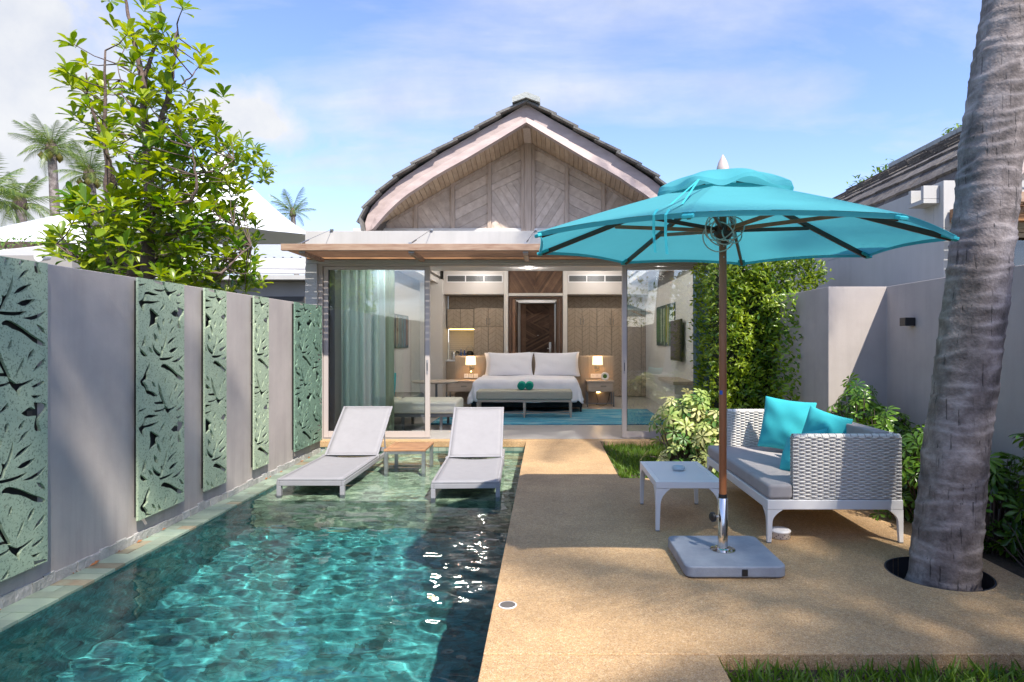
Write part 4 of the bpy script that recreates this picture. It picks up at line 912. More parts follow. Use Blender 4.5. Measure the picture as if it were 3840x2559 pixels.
# turned hem line at the head side
def pillow_mesh(w, h, t, n=14, pinch=.08, flange=0.0, seed=0, tuft=0):
    random.seed(seed); mb = MB(); ph = [ru(0, 6) for _ in range(6)]
    def f(s):
        def fn(u, v):
            a = 2*u-1; b = 2*v-1
            ex = a*(1-pinch*(1-b*b)); ey = b*(1-pinch*(1-a*a))
            th = (max(0, 1-abs(a)**2.4)**.62)*(max(0, 1-abs(b)**2.4)**.62)
            wr = 1+.07*sin(a*6+ph[0]+b*3)*(1-th)+.05*sin(b*8+ph[1]+a*2)
            return (ex*w/2, s*t/2*th*wr+.008*sin(a*7+ph[2])*sin(b*6+ph[3])*th, ey*h/2)
        return fn
    mb.grid(f(1), n, n); mb.grid(f(-1), n, n)
    return mb
def place(mb, M):
    mb.v = [tuple(M @ Vector(q)) for q in mb.v]; return mb
def pillow(name, label, cat, w, h, t, M, m, group=None, seed=0, n=16, pinch=.08, piping=None):
    loc = M.translation.copy(); mb = place(pillow_mesh(w, h, t, n, pinch, seed=seed), M)
    th = thing(name, loc, label, cat, group); o = mb.build('cover', m, th, smooth=True, fix=False)
    bm = bmesh.new(); bm.from_mesh(o.data); bmesh.ops.remove_doubles(bm, verts=bm.verts, dist=.0008); bmesh.ops.recalc_face_normals(bm, faces=bm.faces); bm.to_mesh(o.data); bm.free()
    q = o.modifiers.new('sub', 'SUBSURF'); q.levels = 1; q.render_levels = 1
    return th
    mb2 = MB(); pts = []
    for k in range(4*12):
        e = k//12; s = (k % 12)/12*2-1; a, b = ((s,-1),(1,s),(-s,1),(-1,-s))[e]
        pts.append(M @ Vector((a*(1-pinch*(1-b*b))*w/2, 0, b*(1-pinch*(1-a*a))*h/2)))
    pts.append(pts[0]); mb2.tube(pts, .0045, 5, cap=False); mb2.build('seam', m, th, smooth=True)
    return th
def TR(loc, rx=0, ry=0, rz=0): return Matrix.Translation(loc) @ Matrix.Rotation(R(rz), 4, 'Z') @ Matrix.Rotation(R(rx), 4, 'X') @ Matrix.Rotation(R(ry), 4, 'Y')
for i, (xa, xb2, yy, zc_, lb) in enumerate(((1120,1225,13.55,.90,'big white pillow on the left half of the bed, in front of its twin'),(1226,1328,13.55,.90,'big white pillow on the right half of the bed, in front'),(1113,1218,13.75,.89,'white pillow at the back left of the bed, mostly hidden'),(1236,1331,13.75,.89,'white pillow at the back right of the bed, mostly hidden'))):
    pillow('pillow', lb, 'pillow', XX(xb2,yy)-XX(xa,yy)+.07, .58, .2, TR(((XX(xa,yy)+XX(xb2,yy))/2, yy, zc_), rx=-20+i*2, ry=ru(-2,2)), M_linen, 'white bed pillows', seed=30+i, pinch=.10)
random.seed(33)
bn = thing('bench', (-.4,11.6,0), 'upholstered greige bench with pale wooden legs at the foot of the bed', 'bench')
bx0, bx1 = -1.268, .471
MB().box(bx0,bx1,11.42,11.86,.335,.505).build('cushion', M_bench, bn, bev=.035, seg=4)
MB().box(bx0+.02,bx1-.02,11.44,11.84,.295,.334).build('rail', M_oak_h, bn, bev=.004)
for lx in (bx0+.03, -.40, bx1-.03):
    for ly in (11.455, 11.825):
        m_ = MB(); m_.add([(lx-.024,ly-.018,.294),(lx+.024,ly-.018,.294),(lx+.024,ly+.018,.294),(lx-.024,ly+.018,.294),(lx-.014,ly-.012,0.008),(lx+.014,ly-.012,0.008),(lx+.014,ly+.012,0.008),(lx-.014,ly+.012,0.008)], [(0,1,2,3),(7,6,5,4),(0,4,5,1),(1,5,6,2),(2,6,7,3),(3,7,4,0)]); m_.build('leg', M_oak_h, bn)
for a, b in ((bx0+.03,-.4),(-.4,bx1-.03)):
    for s in (0, 1):
        MB().obox((a,11.455 if s else 11.825,.085),(b,11.825 if s else 11.455,.085+.001*s),.018,.02).build('brace', M_oak_h, bn)
for k, xq in enumerate((XX(1198,11.62), XX(1216,11.62))):
    t = thing('rolled_towel', (xq,11.62,.58), 'green rolled towel on the bench at the foot of the bed, %s one' % ('left' if k == 0 else 'right'), 'towel', 'rolled green towels on the bench')
    m_ = MB(); n = 20; rr = .076
    ring = lambda y, r: [(xq+r*cos(2*pi*i/n), y, .582+r*sin(2*pi*i/n)) for i in range(n)]
    rs = [ring(11.50,.004), ring(11.495,.04), ring(11.50,.066), ring(11.515,rr), ring(11.78,rr), ring(11.79,.05), ring(11.79,.004)]
    vs = [p for r_ in rs for p in r_]; fs = [(i*n+k_, i*n+(k_+1) % n, (i+1)*n+(k_+1) % n, (i+1)*n+k_) for i in range(6) for k_ in range(n)]
    m_.add(vs, fs); m_.build('roll', M_green_t, t, smooth=True)
    m_ = MB(); pts = [(xq+(.008+.058*j/40)*cos(j*.45), 11.492, .582+(.008+.058*j/40)*sin(j*.45)) for j in range(41)]; m_.tube(pts, .0035, 4); m_.build('spiral_edge', mat('dark_green_edge%d' % k, (.003,.17,.13), .95), t)
# rug
rgm = D.materials.new('blue_rug'); rgm.use_nodes = True; t = rgm.node_tree; p = t.nodes['Principled BSDF']; p.inputs['Roughness'].default_value = .95
g = N(t, 'ShaderNodeTexCoord'); mpn = N(t, 'ShaderNodeMapping'); mpn.inputs['Scale'].default_value = (.5, 4.5, 1); L(t, g.outputs['Object'], mpn.inputs[0])
nn_ = N(t, 'ShaderNodeTexNoise', i={'Scale': 2.6, 'Detail': 8.0, 'Roughness': .75}); L(t, mpn.outputs[0], nn_.inputs['Vector'])
cr = N(t, 'ShaderNodeValToRGB'); L(t, nn_.outputs[0], cr.inputs[0]); e = cr.color_ramp.elements
e[0].position = .30; e[0].color = (.01,.05,.12,1); e[1].position = .66; e[1].color = (.46,.50,.50,1)
for pos, c in ((.42,(.01,.16,.30,1)),(.50,(.02,.26,.40,1)),(.57,(.20,.36,.42,1))): q = e.new(pos); q.color = c
L(t, cr.outputs[0], p.inputs['Base Color'])
rg = MB().box(-1.95,2.05,10.56,12.9,.002,.014).build('rug', rgm); tag(rg, 'blue abstract streaked rug on the bedroom floor under the bench', 'rug')
# nightstands
def nightstand(xa, xb_, label):
    n_ = thing('nightstand', ((xa+xb_)/2,13.5,0), label, 'nightstand', 'oak nightstands beside the bed')
    MB().box(xa,xb_,13.40,13.94,.52,.555).build('top', M_oak_h, n_, bev=.003)
    MB().box(xa+.02,xb_-.02,13.43,13.93,.32,.519).build('case', M_oak, n_)
    dr = MB().box(xa+.035,xb_-.035,13.415,13.429,.335,.505).build('drawer', M_oak_h, n_, bev=.002)
    c = (xa+xb_)/2+.06; MB().box(c-.06,c+.06,13.408,13.4145,.425,.455).build('pull', M_taupe_f, dr)
    for x in (xa+.015, xb_-.015):
        for yq in (13.42, 13.90): MB().box(x-.012,x+.012,yq-.012,yq+.012,.002,.5195 if 0 else .319).build('leg', M_metal_g, n_)
    MB().box(xa+.03,xb_-.03,13.412,13.43,.07,.09).build('stretcher', M_metal_g, n_)
nightstand(XX(1024,13.4), XX(1080,13.4)+.12, 'oak nightstand left of the bed, partly behind the round table')
nightstand(XX(1348,13.4), XX(1411.5,13.4), 'oak nightstand right of the bed carrying the round white clock')
def bedlamp(px_, label, arm):
    x = XX(px_,13.75); Yl = 13.75; l = thing('bedside_lamp', (x,Yl,.9), label, 'lamp', 'lit bedside lamps on the headboard')
    z0, z1 = ZZ(839.5,Yl), ZZ(820.5,Yl); r0 = XX(px_+12,Yl)-x; r1 = r0*.9
    m_ = MB(); m_.lathe([(r0,z0),(r1,z1),(r1-.004,z1),(r0-.004,z0)], (x,Yl,0), 24, cap=False); m_.build('lamp_shade', M_shade, l, smooth=True)
    MB().lathe([(.001,-.03),(.028,-.015),(.032,.02),(.001,.045)], (x,Yl,(z0+z1)/2), 12).build('bulb', M_bulb, l, smooth=True)
    MB().box(x-.055,x+.055,YH-.03,YH-.006,ZZ(850.5,Yl),ZZ(840,Yl)).build('wall_plate', M_metal_g, l, bev=.004)
    MB().tube([(x,YH-.03,ZZ(845,Yl)),(x,Yl,ZZ(845,Yl)),(x,Yl,z0-.0),(x,Yl,(z0+z1)/2-.03)], .009, 8).build('arm', M_metal_g, l)
    m_ = MB(); zz = ZZ(855,Yl)
    m_.tube([(x+arm*.03,YH-.03,zz+.03),(x+arm*.03,YH-.10,zz+.02),(x,YH-.15,zz)] if arm == 0 else [(x+.06,YH-.06,zz+.03),(x-.05,YH-.12,zz)], .012, 8); m_.build('reading_light', M_metal_g, l)
    if arm == 0:
        MB().lathe([(.001,-.012),(.014,0),(.001,.012)], (x+.005,YH-.155,zz-.004), 10).build('reading_bulb', M_bulb, l)
    ld = D.lights.new('lamp_glow', 'POINT'); ld.energy = 5; ld.color = (1, .62, .30); ld.shadow_soft_size = .04; lo = D.objects.new('lamp_glow', ld); COL.objects.link(lo); lo.parent = l; lo.location = (0, 0, (z0+z1)/2+.02-.9+.06)
bedlamp(1081, 'lit cream-shaded lamp left of the bed with a glowing reading light below it', 0)
bedlamp(1372.5, 'lit cream-shaded lamp right of the bed above the round clock', 1)
def sockets(pxs, label):
    xs = [XX(q,YH) for q in pxs]; s = thing('socket_plates', (xs[1],YH,ZZ(865,YH)), label, 'sockets')
    for k, x in enumerate(xs):
        pl = MB().box(x-.047,x+.047,YH-.016,YH-.005,ZZ(865,YH)-.047,ZZ(865,YH)+.047).build('plate', M_plastic_w, s, bev=.003)
        if k < 2:
            for a, b in ((-.015,.0),(.015,.0),(0,.02)): MB().box(x+a-.003,x+a+.003,YH-.018,YH-.0158,ZZ(865,YH)+b-.008,ZZ(865,YH)+b+.006).build('pin_hole', M_trim_d, pl)
sockets((1071,1082,1093), 'row of three white sockets on the headboard left of the bed'); sockets((1361.5,1371.5,1381), 'row of three white sockets on the headboard right of the bed')
x = XX(1389.5,13.6); ck = thing('alarm_clock', (x,13.6,.555), 'round white clock with green dial on the right nightstand', 'clock')
m_ = MB(); n = 28; zc_ = .555+.088
def ring2(y, r): return [(x+r*cos(2*pi*i/n), y, zc_+r*sin(2*pi*i/n)) for i in range(n)]
rs = [ring2(13.60,.03), ring2(13.585,.05), ring2(13.57,.075), ring2(13.58,.088), ring2(13.62,.088), ring2(13.65,.06), ring2(13.655,.002)]
m_.add([p for r_ in rs for p in r_], [(i*n+k_, i*n+(k_+1) % n, (i+1)*n+(k_+1) % n, (i+1)*n+k_) for i in range(6) for k_ in range(n)]); m_.build('case', M_plastic_w, ck, smooth=True)
m_ = MB(); m_.add(ring2(13.588,.045)+[(x,13.588,zc_)], [(i, (i+1) % n, n) for i in range(n)]); m_.build('dial', mat('green_dial', (.03,.10,.02), .3, col2=(.10,.22,.03), vscale=30), ck)
m_ = MB(); m_.box(x-.006,x-.002,13.585,13.587,zc_-.002,zc_+.026); m_.box(x-.002,x+.016,13.585,13.587,zc_-.004,zc_); m_.build('hands', M_black, ck)
# plug and cable by the right nightstand
pc = thing('plug_cable', (XX(1371,13.9),13.9,.3), 'black cable hanging from the wall sockets under the right nightstand', 'cable')
x = XX(1371,13.9); MB().tube([(x-.02,13.93,.30),(x-.01,13.88,.22),(x+.02,13.8,.08),(x-.03,13.75,.02),(x+.12,13.7,.012),(x+.2,13.85,.012),(x+.25,13.9,.1),(x+.3,13.93,.3)], .006, 6).build('cord', M_black, pc, smooth=True)
MB().box(x-.08,x-.01,13.925,13.945,.27,.34).build('plug', M_black, pc); MB().box(x,x+.07,13.925,13.945,.27,.33).build('night_light', M_bulb, pc)
# ---- round table, daybed, cushions
t_ = thing('round_table', (-2.08,11.8,0), 'round pale table on a single dark column beside the daybed', 'table')
MB().lathe([(.001,.625),(.40,.625),(.43,.64),(.43,.655),(.001,.655)], (-2.08,11.8,0), 40).build('tabletop', M_oak_h, t_)
MB().lathe([(.022,.02),(.022,.625)], (-2.05,11.8,0), 12).build('column', M_metal_g, t_); MB().lathe([(.001,.002),(.2,.002),(.2,.018),(.001,.02)], (-2.05,11.8,0), 24).build('foot', M_metal_g, t_)
db = thing('daybed', (-2.3,10.3,0), 'cream upholstered daybed on grey steel legs behind the left glass door', 'daybed')
for a, b in ((-3.02,-2.42),(-2.41,-1.40)): MB().box(a,b,9.86,10.72,.262,.455).build('seat_cushion', M_cream, db, bev=.045, seg=4)
MB().box(-3.03,-1.39,9.87,10.71,.215,.26).build('base_rail', M_metal_g, db)
for a in (-2.98,-2.25,-1.65): 
    for b in (9.93,10.65): MB().box(a-.02,a+.02,b-.02,b+.02,.002,.214).build('leg', M_metal_g, db)
MB().box(-3.07,-2.86,10.75,11.95,.10,.75).build('backrest', M_taupe_f, db, bev=.05, seg=4)
MB().box(-3.06,-2.3,10.74,11.95,.12,.44).build('rear_seat', M_taupe_f, db, bev=.05, seg=4)
pillow('cushion', 'aqua square cushion on the daybed behind the left glass door', 'cushion', .45, .45, .13, TR((-2.72,10.9,.66), rx=0, ry=8, rz=70), M_teal, seed=41)
# curtains
for lab, xa, xb_, Y, m, amp, sp in (('long aqua sheer curtain drawn together behind the left glass door', -3.12, -2.42, 9.5, M_curtain, .045, 0), ('pale green lining curtain at the open side of the left drapes', -2.42, -2.27, 9.48, M_curtain2, .03, 1), ('slate blue curtain gathered behind the right glass door', 2.2, 2.44, 9.5, M_curtain3, .04, 2)):
    mb = curtain('c', xa, xb_, Y, .02, 2.51, m, amp, seedp=sp); c = thing('curtain', ((xa+xb_)/2,Y,0), lab, 'curtain'); mb.build('cloth', m, c, smooth=True, fix=False)
# pictures and television
def picture(xw, ya, yb, z0, z1, label, cols, seed):
    random.seed(seed); s = 1 if xw < 0 else -1; p = thing('painting', (xw,(ya+yb)/2,(z0+z1)/2), label, 'painting')
    MB().box(min(xw+s*.003,xw+s*.03),max(xw+s*.003,xw+s*.03),ya,yb,z0,z1).build('canvas', mat('canvas_dark%d' % seed, (.03,.06,.05), .8), p)
    n = 26
    for k in range(n):
        a = ya+(yb-ya)*k/n; b = a+(yb-ya)/n*.92; MB().box(min(xw+s*.031,xw+s*.034),max(xw+s*.031,xw+s*.034),a,b,z0+ru(0,.1),z1-ru(0,.1)).build('stripe', cols[random.randrange(len(cols))], p)
cg = [mat('stripe_%s' % a, c, .8, col2=tuple(q*.5 for q in c), vscale=6) for a, c in (('a',(.10,.22,.05)),('b',(.30,.30,.03)),('c',(.03,.10,.10)),('d',(.35,.42,.30)),('e',(.05,.13,.05)))]
ch = [mat('stripe_%s' % a, c, .8, col2=tuple(q*.5 for q in c), vscale=6) for a, c in (('f',(.30,.16,.10)),('g',(.10,.20,.24)),('h',(.36,.30,.18)),('i',(.16,.12,.10)))]
picture(2.5, 12.25, 14.2, 1.30, 2.15, 'green and yellow bamboo-stripe painting on the right bedroom wall beside the television', cg, 51)
picture(-3.08, 12.5, 14.0, 1.25, 1.95, 'striped orange and grey painting on the left bedroom wall', ch, 52)
tv = thing('television', (2.45,11.8,1.4), 'flat black television on the right bedroom wall', 'television')
MB().box(2.40,2.44,11.35,12.25,1.03,1.80).build('housing', M_black, tv, bev=.006); MB().box(2.396,2.3995,11.37,12.23,1.05,1.785).build('screen', mat('tv_screen', (.01,.01,.012), .12), tv); MB().box(2.44,2.498,11.7,11.9,1.3,1.5).build('bracket', M_metal_g, tv)
ds = thing('console_shelf', (2.35,11,.7), 'pale stone console shelf under the television', 'shelf')
MB().box(2.12,2.498,10.6,12.0,.66,.72).build('shelf_board', M_oak_h, ds, bev=.004); MB().box(2.16,2.498,10.65,11.95,.50,.658).build('drawer', M_wall_in2, ds)
random.seed(60)
# ================================================================ sun loungers standing in the shallow end
def lounger(label):
    l = thing('sun_lounger', (0,0,0), label, 'sun lounger', 'grey sun loungers in the shallow water')
    w = .325; y0, yh, y1 = 0.0, 1.32, 2.02
    mb = MB()
    for s in (-1, 1): mb.box(s*w-.016,s*w+.016,y0,y1,-.055,-.008)
    mb.box(-w+.017,w-.017,y0,y0+.032,-.055,-.008); mb.box(-w+.017,w-.017,y1-.032,y1,-.055,-.008)
    mb.build('base_frame', M_alu, l, bev=.004)
    for sx in (-1, 1):
        for yy in (y0+.02, y1-.3): MB().box(sx*(w-.008)-.022,sx*(w-.008)+.022,yy-.02,yy+.025,-.288,-.0555).build('leg', M_alu, l, bev=.003)
    mb = MB()
    for s in (-1, 1): mb.box(s*(w-.002)-.012,s*(w-.002)+.012,y0+.0,yh-.02,-.006,.014)
    mb.box(-w+.012,w-.012,y0,y0+.022,-.006,.014); mb.build('seat_frame', M_alu, l, bev=.004)
    mb = MB(); mb.grid(lambda u, v: (-w+.012+u*(2*w-.024), y0+.022+v*(yh-y0-.03), .012-.014*sin(pi*u)*(.3+.7*sin(pi*v))-.020*max(0, v-.9)/.1*sin(pi*u)), 12, 16)
    o = mb.build('seat_sling', M_sling, l, smooth=True, fix=False); q = o.modifiers.new('t','SOLIDIFY'); q.thickness = .003
    a = R(35); L_ = .90
    def bk(x, t, n): return (x, yh+.01+t*cos(a)-n*sin(a), .008+t*sin(a)+n*cos(a))
    mb = MB()
    for s in (-1, 1): mb.obox(bk(s*(w-.012),0,0), bk(s*(w-.012),L_,0), .024, .02, up=(0,-sin(a),cos(a)))
    for t in (L_-.012, .012): mb.obox(bk(-w+.026,t,0), bk(w-.026,t,0), .022, .02, up=(0,-sin(a),cos(a)))
    mb.build('back_frame', M_alu, l, bev=.004)
    mb = MB(); mb.grid(lambda u, v: bk(-w+.022+u*(2*w-.044), .018+v*(L_-.036), .006-.016*sin(pi*u)*sin(pi*v)), 12, 12)
    o = mb.build('back_sling', M_sling, l, smooth=True, fix=False); q = o.modifiers.new('t','SOLIDIFY'); q.thickness = .003
    for s in (-1, 1):
        p = bk(s*(w-.04), .52, -.01); MB().obox(p, (s*(w-.04), yh+.52, -.03), .014, .02).build('back_strut', M_alu, l)
        MB().box(s*(w+.002)-.02,s*(w+.002)+.02,yh-.03,yh+.03,-.02,.02).build('hinge', M_alu, l, bev=.004)
    return l
l1 = lounger('left grey sun lounger in the shallow water, nearest the leaf panels'); l1.location = (-2.365, 6.34, .005)
l2 = copy_tree(l1, loc=(-.795, 6.22, .005), rz=R(2.4), label='right grey sun lounger in the shallow water, next to the sandy path')
st = thing('side_table', (-1.645, 7.6, -.28), 'small wooden side table with steel legs standing in the water between the loungers', 'side table')
X0, X1, Y0, Y1 = -1.89, -1.405, 7.35, 7.9
for k in range(9):
    a = Y0+k*(Y1-Y0)/9; MB().box(X0+.052,X1-.052,a+.002,a+(Y1-Y0)/9-.002,.118,.139).build('slat', M_wood_o, st, bev=.002)
for a, b in ((X0,X0+.05),(X1-.05,X1)): MB().box(a,b,Y0,Y1,.117,.141).build('edge_board', M_wood_o, st, bev=.002)
for a in (X0+.005, X1-.045):
    for b in (Y0+.005, Y1-.045): MB().box(a,a+.04,b,b+.04,-.289,.1165).build('leg', M_steel_b, st, bev=.002)
mb = MB(); mb.box(X0+.046,X1-.046,Y0+.01,Y0+.03,.085,.1165); mb.box(X0+.046,X1-.046,Y1-.03,Y1-.01,.085,.1165); mb.build('apron', M_steel_b, st)
# ================================================================ parasol
UX, UY = 1.12, 4.02
u = thing('parasol', (UX, UY, 0), 'open turquoise parasol on a wooden pole and square blue-grey base', 'parasol')
base = MB(); q = []; hw = .30
base.box(UX-hw,UX+hw,UY-hw,UY+hw,.006,.075); bo = base.build('base', M_base, u)
bm = bmesh.new(); bm.from_mesh(bo.data); es = [e for e in bm.edges if abs(e.verts[0].co.z-e.verts[1].co.z) > .01]
bmesh.ops.bevel(bm, geom=es, offset=.055, segments=6, affect='EDGES', profile=.5); bm.to_mesh(bo.data); bm.free()
mo = bo.modifiers.new('b','BEVEL'); mo.width = .012; mo.segments = 3; mo.limit_method = 'ANGLE'; mo.harden_normals = True; bo.data.polygons.foreach_set('use_smooth', [True]*len(bo.data.polygons))
MB().box(UX+.03,UX+.062,UY-hw-.006,UY-hw+.01,.02,.058).build('wheel_catch', M_black, bo)
MB().lathe([(.02,.0755),(.078,.0755),(.078,.080),(.045,.084),(.036,.09),(.02,.09)], (UX,UY,0), 32).build('flange', M_steel, u, smooth=False)
for k in range(4):
    t = R(45+90*k); MB().lathe([(.001,.087),(.007,.086),(.007,.081),(.001,.081)], (UX+.06*cos(t),UY+.06*sin(t),0), 8).build('bolt', M_steel_b, u)
MB().lathe([(.0315,.085),(.0315,.405),(.0285,.407),(.0285,.085)], (UX,UY,0), 32, cap=False).build('steel_tube', M_steel, u, smooth=True)
kb = MB().tube([(UX-.03,UY-.01,.29),(UX-.058,UY-.02,.29)], .007, 8).build('knob_stem', M_steel_b, u)
MB().tube([(UX-.058,UY-.02,.29),(UX-.062,UY-.0215,.29),(UX-.078,UY-.027,.29),(UX-.084,UY-.029,.29)], [.020,.031,.031,.022], 12).build('knob', M_black, u, bev=.003)
MB().tube([(UX,UY,.405),(UX,UY,.43)], .0265, 20).build('collar', M_black, u)
po = MB().tube([(UX,UY,.41),(UX,UY,1.3),(UX,UY,1.305),(UX,UY,2.46)], [.0238,.0238,.0235,.0235], 24).build('pole', M_umbwood, u, auto=40)
m_ = MB(); zz = ZZ(903,UY)
m_.grid(lambda a, b: (UX-.0245*sin(R(20)+a*R(50)), UY-.0245*cos(R(20)+a*R(50)), zz+(b-.5)*.026), 6, 2); m_.build('sticker', mat('blue_sticker', (.01,.10,.45), .4), u, smooth=True, fix=False)
for q in (2.0, 1.93): MB().tube([(UX,UY-.0225,q),(UX,UY-.0245,q)], .0045, 8).build('peg_hole', M_steel_b, u)
RR = 1.27; RZ = lambda x, y: 2.012+.036*(y-UY)/1.17-.010*(x-UX)/1.17
def vert(k, r=RR): t = R(22.5+45*k); return (UX+r*cos(t), UY+r*sin(t))
def rib(k, s):
    x, y = vert(k, .10+(RR-.10)*s); xr, yr = vert(k); zr = RZ(xr, yr); zt = 2.402
    return Vector((x, y, zt+(zr-zt)*(s**.96)+.012*sin(pi*s)))
for k in range(8):
    def fn(a, b):
        s = .12+.88*b; p = rib(k, s).lerp(rib((k+1) % 8, s), a); e = sin(pi*a)
        c = Vector((UX, UY, p.z)); p = p+(c-p)*(.014*e*b**3); p.z += .018*e*b**2-.012*e*sin(pi*b)
        return p
    mb = MB(); mb.grid(fn, 10, 14); mb.build('canopy_panel', M_canopy, u, smooth=True, fix=False)
    # hem band and corner pocket
    mb = MB(); mb.grid(lambda a, b: fn(a, 1)+Vector((0,0,-.001-.022*b))+(Vector((UX,UY,0))-Vector((fn(a,1).x,fn(a,1).y,0))).normalized()*(.004+.012*b), 10, 1); mb.build('hem', M_canopy, u, smooth=True, fix=False)
    e0 = rib(k, 1.0); d = (rib(k, .9)-e0).normalized()
    MB().obox(e0+Vector((0,0,-.020))-d*.006, e0+d*.085+Vector((0,0,-.022)), .055, .020).build('corner_pocket', M_teal, u, bev=.006)
    MB().obox(rib(k, .03)+Vector((0,0,-.02)), e0+Vector((0,0,-.024))+d*.03, .020, .032).build('rib', M_umbwood_d, u, bev=.003)
    hubp = Vector((UX+.05*cos(R(22.5+45*k)), UY+.05*sin(R(22.5+45*k)), 2.105)); MB().obox(hubp, rib(k, .52)+Vector((0,0,-.045)), .018, .024).build('strut', M_umbwood_d if k in (0,1,4,5) else M_umbwood, u, bev=.003)
def vfn(a, b):
    t = a*2*pi; r = .03+.375*b; wv = sin(t*8+.6)*.75+.25*sin(t*5+2); x, y = UX+r*cos(t)*(1+.03*b*sin(t*8)), UY+r*sin(t)*(1+.03*b*sin(t*8))
    return (x, y, 2.462-.03*b-.085*b**3+(.020*wv*b**4))
mb = MB(); mb.grid(vfn, 96, 12); mb.build('vent_cap', M_canopy, u, smooth=True, fix=False)
mb = MB(); mb.grid(lambda a, b: Vector(vfn(a, 1))+Vector((.010*b*cos(a*2*pi), .010*b*sin(a*2*pi), -.030*b+.006*b*sin(a*2*pi*11))), 96, 2); mb.build('vent_frill', M_canopy, u, smooth=True, fix=False)
MB().lathe([(.001,2.455),(.036,2.457),(.040,2.475),(.038,2.50),(.028,2.535),(.013,2.565),(.003,2.583),(.001,2.584)], (UX,UY,0), 24).build('finial', mat('pale_finial', (.50,.40,.37), .5, var=.1), u, smooth=True)
hb_ = MB().lathe([(.0245,2.015),(.036,2.02),(.042,2.05),(.058,2.07),(.058,2.125),(.04,2.135),(.0245,2.135)], (UX,UY,0), 16).build('hub', M_umbwood_d, u)
MB().lathe([(.0245,2.33),(.07,2.33),(.07,2.39),(.0245,2.40)], (UX,UY,0), 16).build('top_hub', M_umbwood_d, u)
random.seed(5)
for k in range(7):
    m_ = MB(); c = Vector((UX+ru(-.05,.05), UY+ru(-.09,-.03), ru(2.05,2.12))); rx = ru(.05,.11); rz = ru(.035,.10); tl = ru(-.6,.6); ph = ru(0, 6)
    pts = [c+Vector((rx*cos(t), .07*sin(t+ph)-.02, rz*sin(t)+tl*rx*cos(t)*.5)) for t in [2*pi*i/28*ru(.998,1.002) for i in range(29)]]; m_.tube(pts, .0042, 6, cap=False); m_.build('cord_loop', M_cable, u, smooth=True)
m_ = MB()
for dx in (-.10, -.06, .02): m_.tube([(UX+dx,UY-.06,2.12),(UX+dx+.01,UY-.05,2.25),(UX+dx*.3,UY-.02,2.36)], .0035, 5)
m_.build('pull_cord', M_cable, u, smooth=True)
# tie straps lying on the canopy and hanging over the near left edge
for px_, yb_, px2 in ((1500,580,1560),(1527,584,1575)):
    Yf = 3.0 if px_ < 1510 else 2.93; a = at(px_, 497, Yf); b = at(px_-1, yb_, Yf+.01)
    m_ = MB(); pts = [Vector((UX-.20,UY-.42,2.325)), Vector((UX-.30,UY-.62,2.262)), Vector((a.x+.12,a.y+.18,a.z+.085)), a+Vector((.02,-.005,.03)), a+Vector((0,-.02,0)), a.lerp(b,.5)+Vector((.004,0,0)), b+Vector((.012,0,0)), b+Vector((.016,.0,-.004))]
    for i in range(len(pts)-1):
        p, q = pts[i], pts[i+1]; w = Vector((.0065,0,0)) if i > 2 else Vector((.005,-.004,0)); up = Vector((0,0,.008)) if i < 3 else Vector((0,-.002,0))
        m_.add([p-w+up,p+w+up,q+w+up,q-w+up], [(0,1,2,3)])
    m_.build('tie_strap', M_teal, u, smooth=True, fix=False)
random.seed(61)
# ================================================================ wicker sofa
SX0, SX1, SY0, SY1 = 1.53, 2.47, 4.38, 6.04
sf = thing('wicker_sofa', ((SX0+SX1)/2, (SY0+SY1)/2, 0), 'white woven two-seat garden sofa with grey seat cushion on the terrace', 'sofa')
mb = MB(); mb.box(SX0,SX1,SY0,SY0+.045,.232,.300); mb.box(SX0,SX1,SY1-.045,SY1,.232,.300); mb.box(SX0,SX0+.045,SY0+.046,SY1-.046,.232,.300); mb.box(SX1-.045,SX1,SY0+.046,SY1-.046,.232,.300); mb.box(SX0+.046,SX1-.046,SY0+.046,SY1-.046,.270,.296)
mb.build('seat_frame', M_white_metal, sf, bev=.006)
def curved_leg(x, y, sx, sy, zt, wd, parent, foot=.020, m=M_white_metal):
    """leg that flares into the frame towards +sx and +sy with a quarter curve"""
    n = 8; A = []
    mb = MB()
    for ax_ in (0, 1):
        prof = [(0,0),(0,zt)]
        L_ = .072
        inner = [(foot*1.35, 0)]+[(foot*1.7+ (L_)*(i/n)**2.3, zt*(.60+.40*i/n) ) for i in range(n+1)]
        poly = [(0,0.008),(0,zt)]+inner[::-1]; poly = [(a, max(b, .008)) for a, b in poly]
        # split into quads so the outline stays clean
        for i in range(len(inner)-1):
            (a0,b0),(a1,b1) = inner[i], inner[i+1]; b0 = max(b0, .008)
            if ax_ == 0: q = [(x,y,b0),(x+sx*a0,y,b0),(x+sx*a1,y,b1),(x,y,b1)]; off = Vector((0, sy*wd, 0))
            else:
                a0 = max(a0, wd+.0006); a1 = max(a1, wd+.0007); q = [(x,y+sy*(wd+.0005),b0),(x,y+sy*a0,b0),(x,y+sy*a1,b1),(x,y+sy*(wd+.0005),b1)]; off = Vector((sx*wd, 0, 0))
            q = [Vector(p) for p in q]; mb.add(q+[p+off for p in q], [(0,1,2,3),(7,6,5,4),(0,4,5,1),(1,5,6,2),(2,6,7,3),(3,7,4,0)])
    o = mb.build('leg', m, parent); MB().box(min(x,x+sx*.026)+.0,max(x,x+sx*.026),min(y,y+sy*.026),max(y,y+sy*.026),.0005,.0078).build('foot_cap', M_metal_g, o)
for x, sx in ((SX0, 1), (SX1, -1)):
    for y, sy in ((SY0, 1), (SY1, -1)): curved_leg(x, y, sx, sy, .2318, .026, sf)
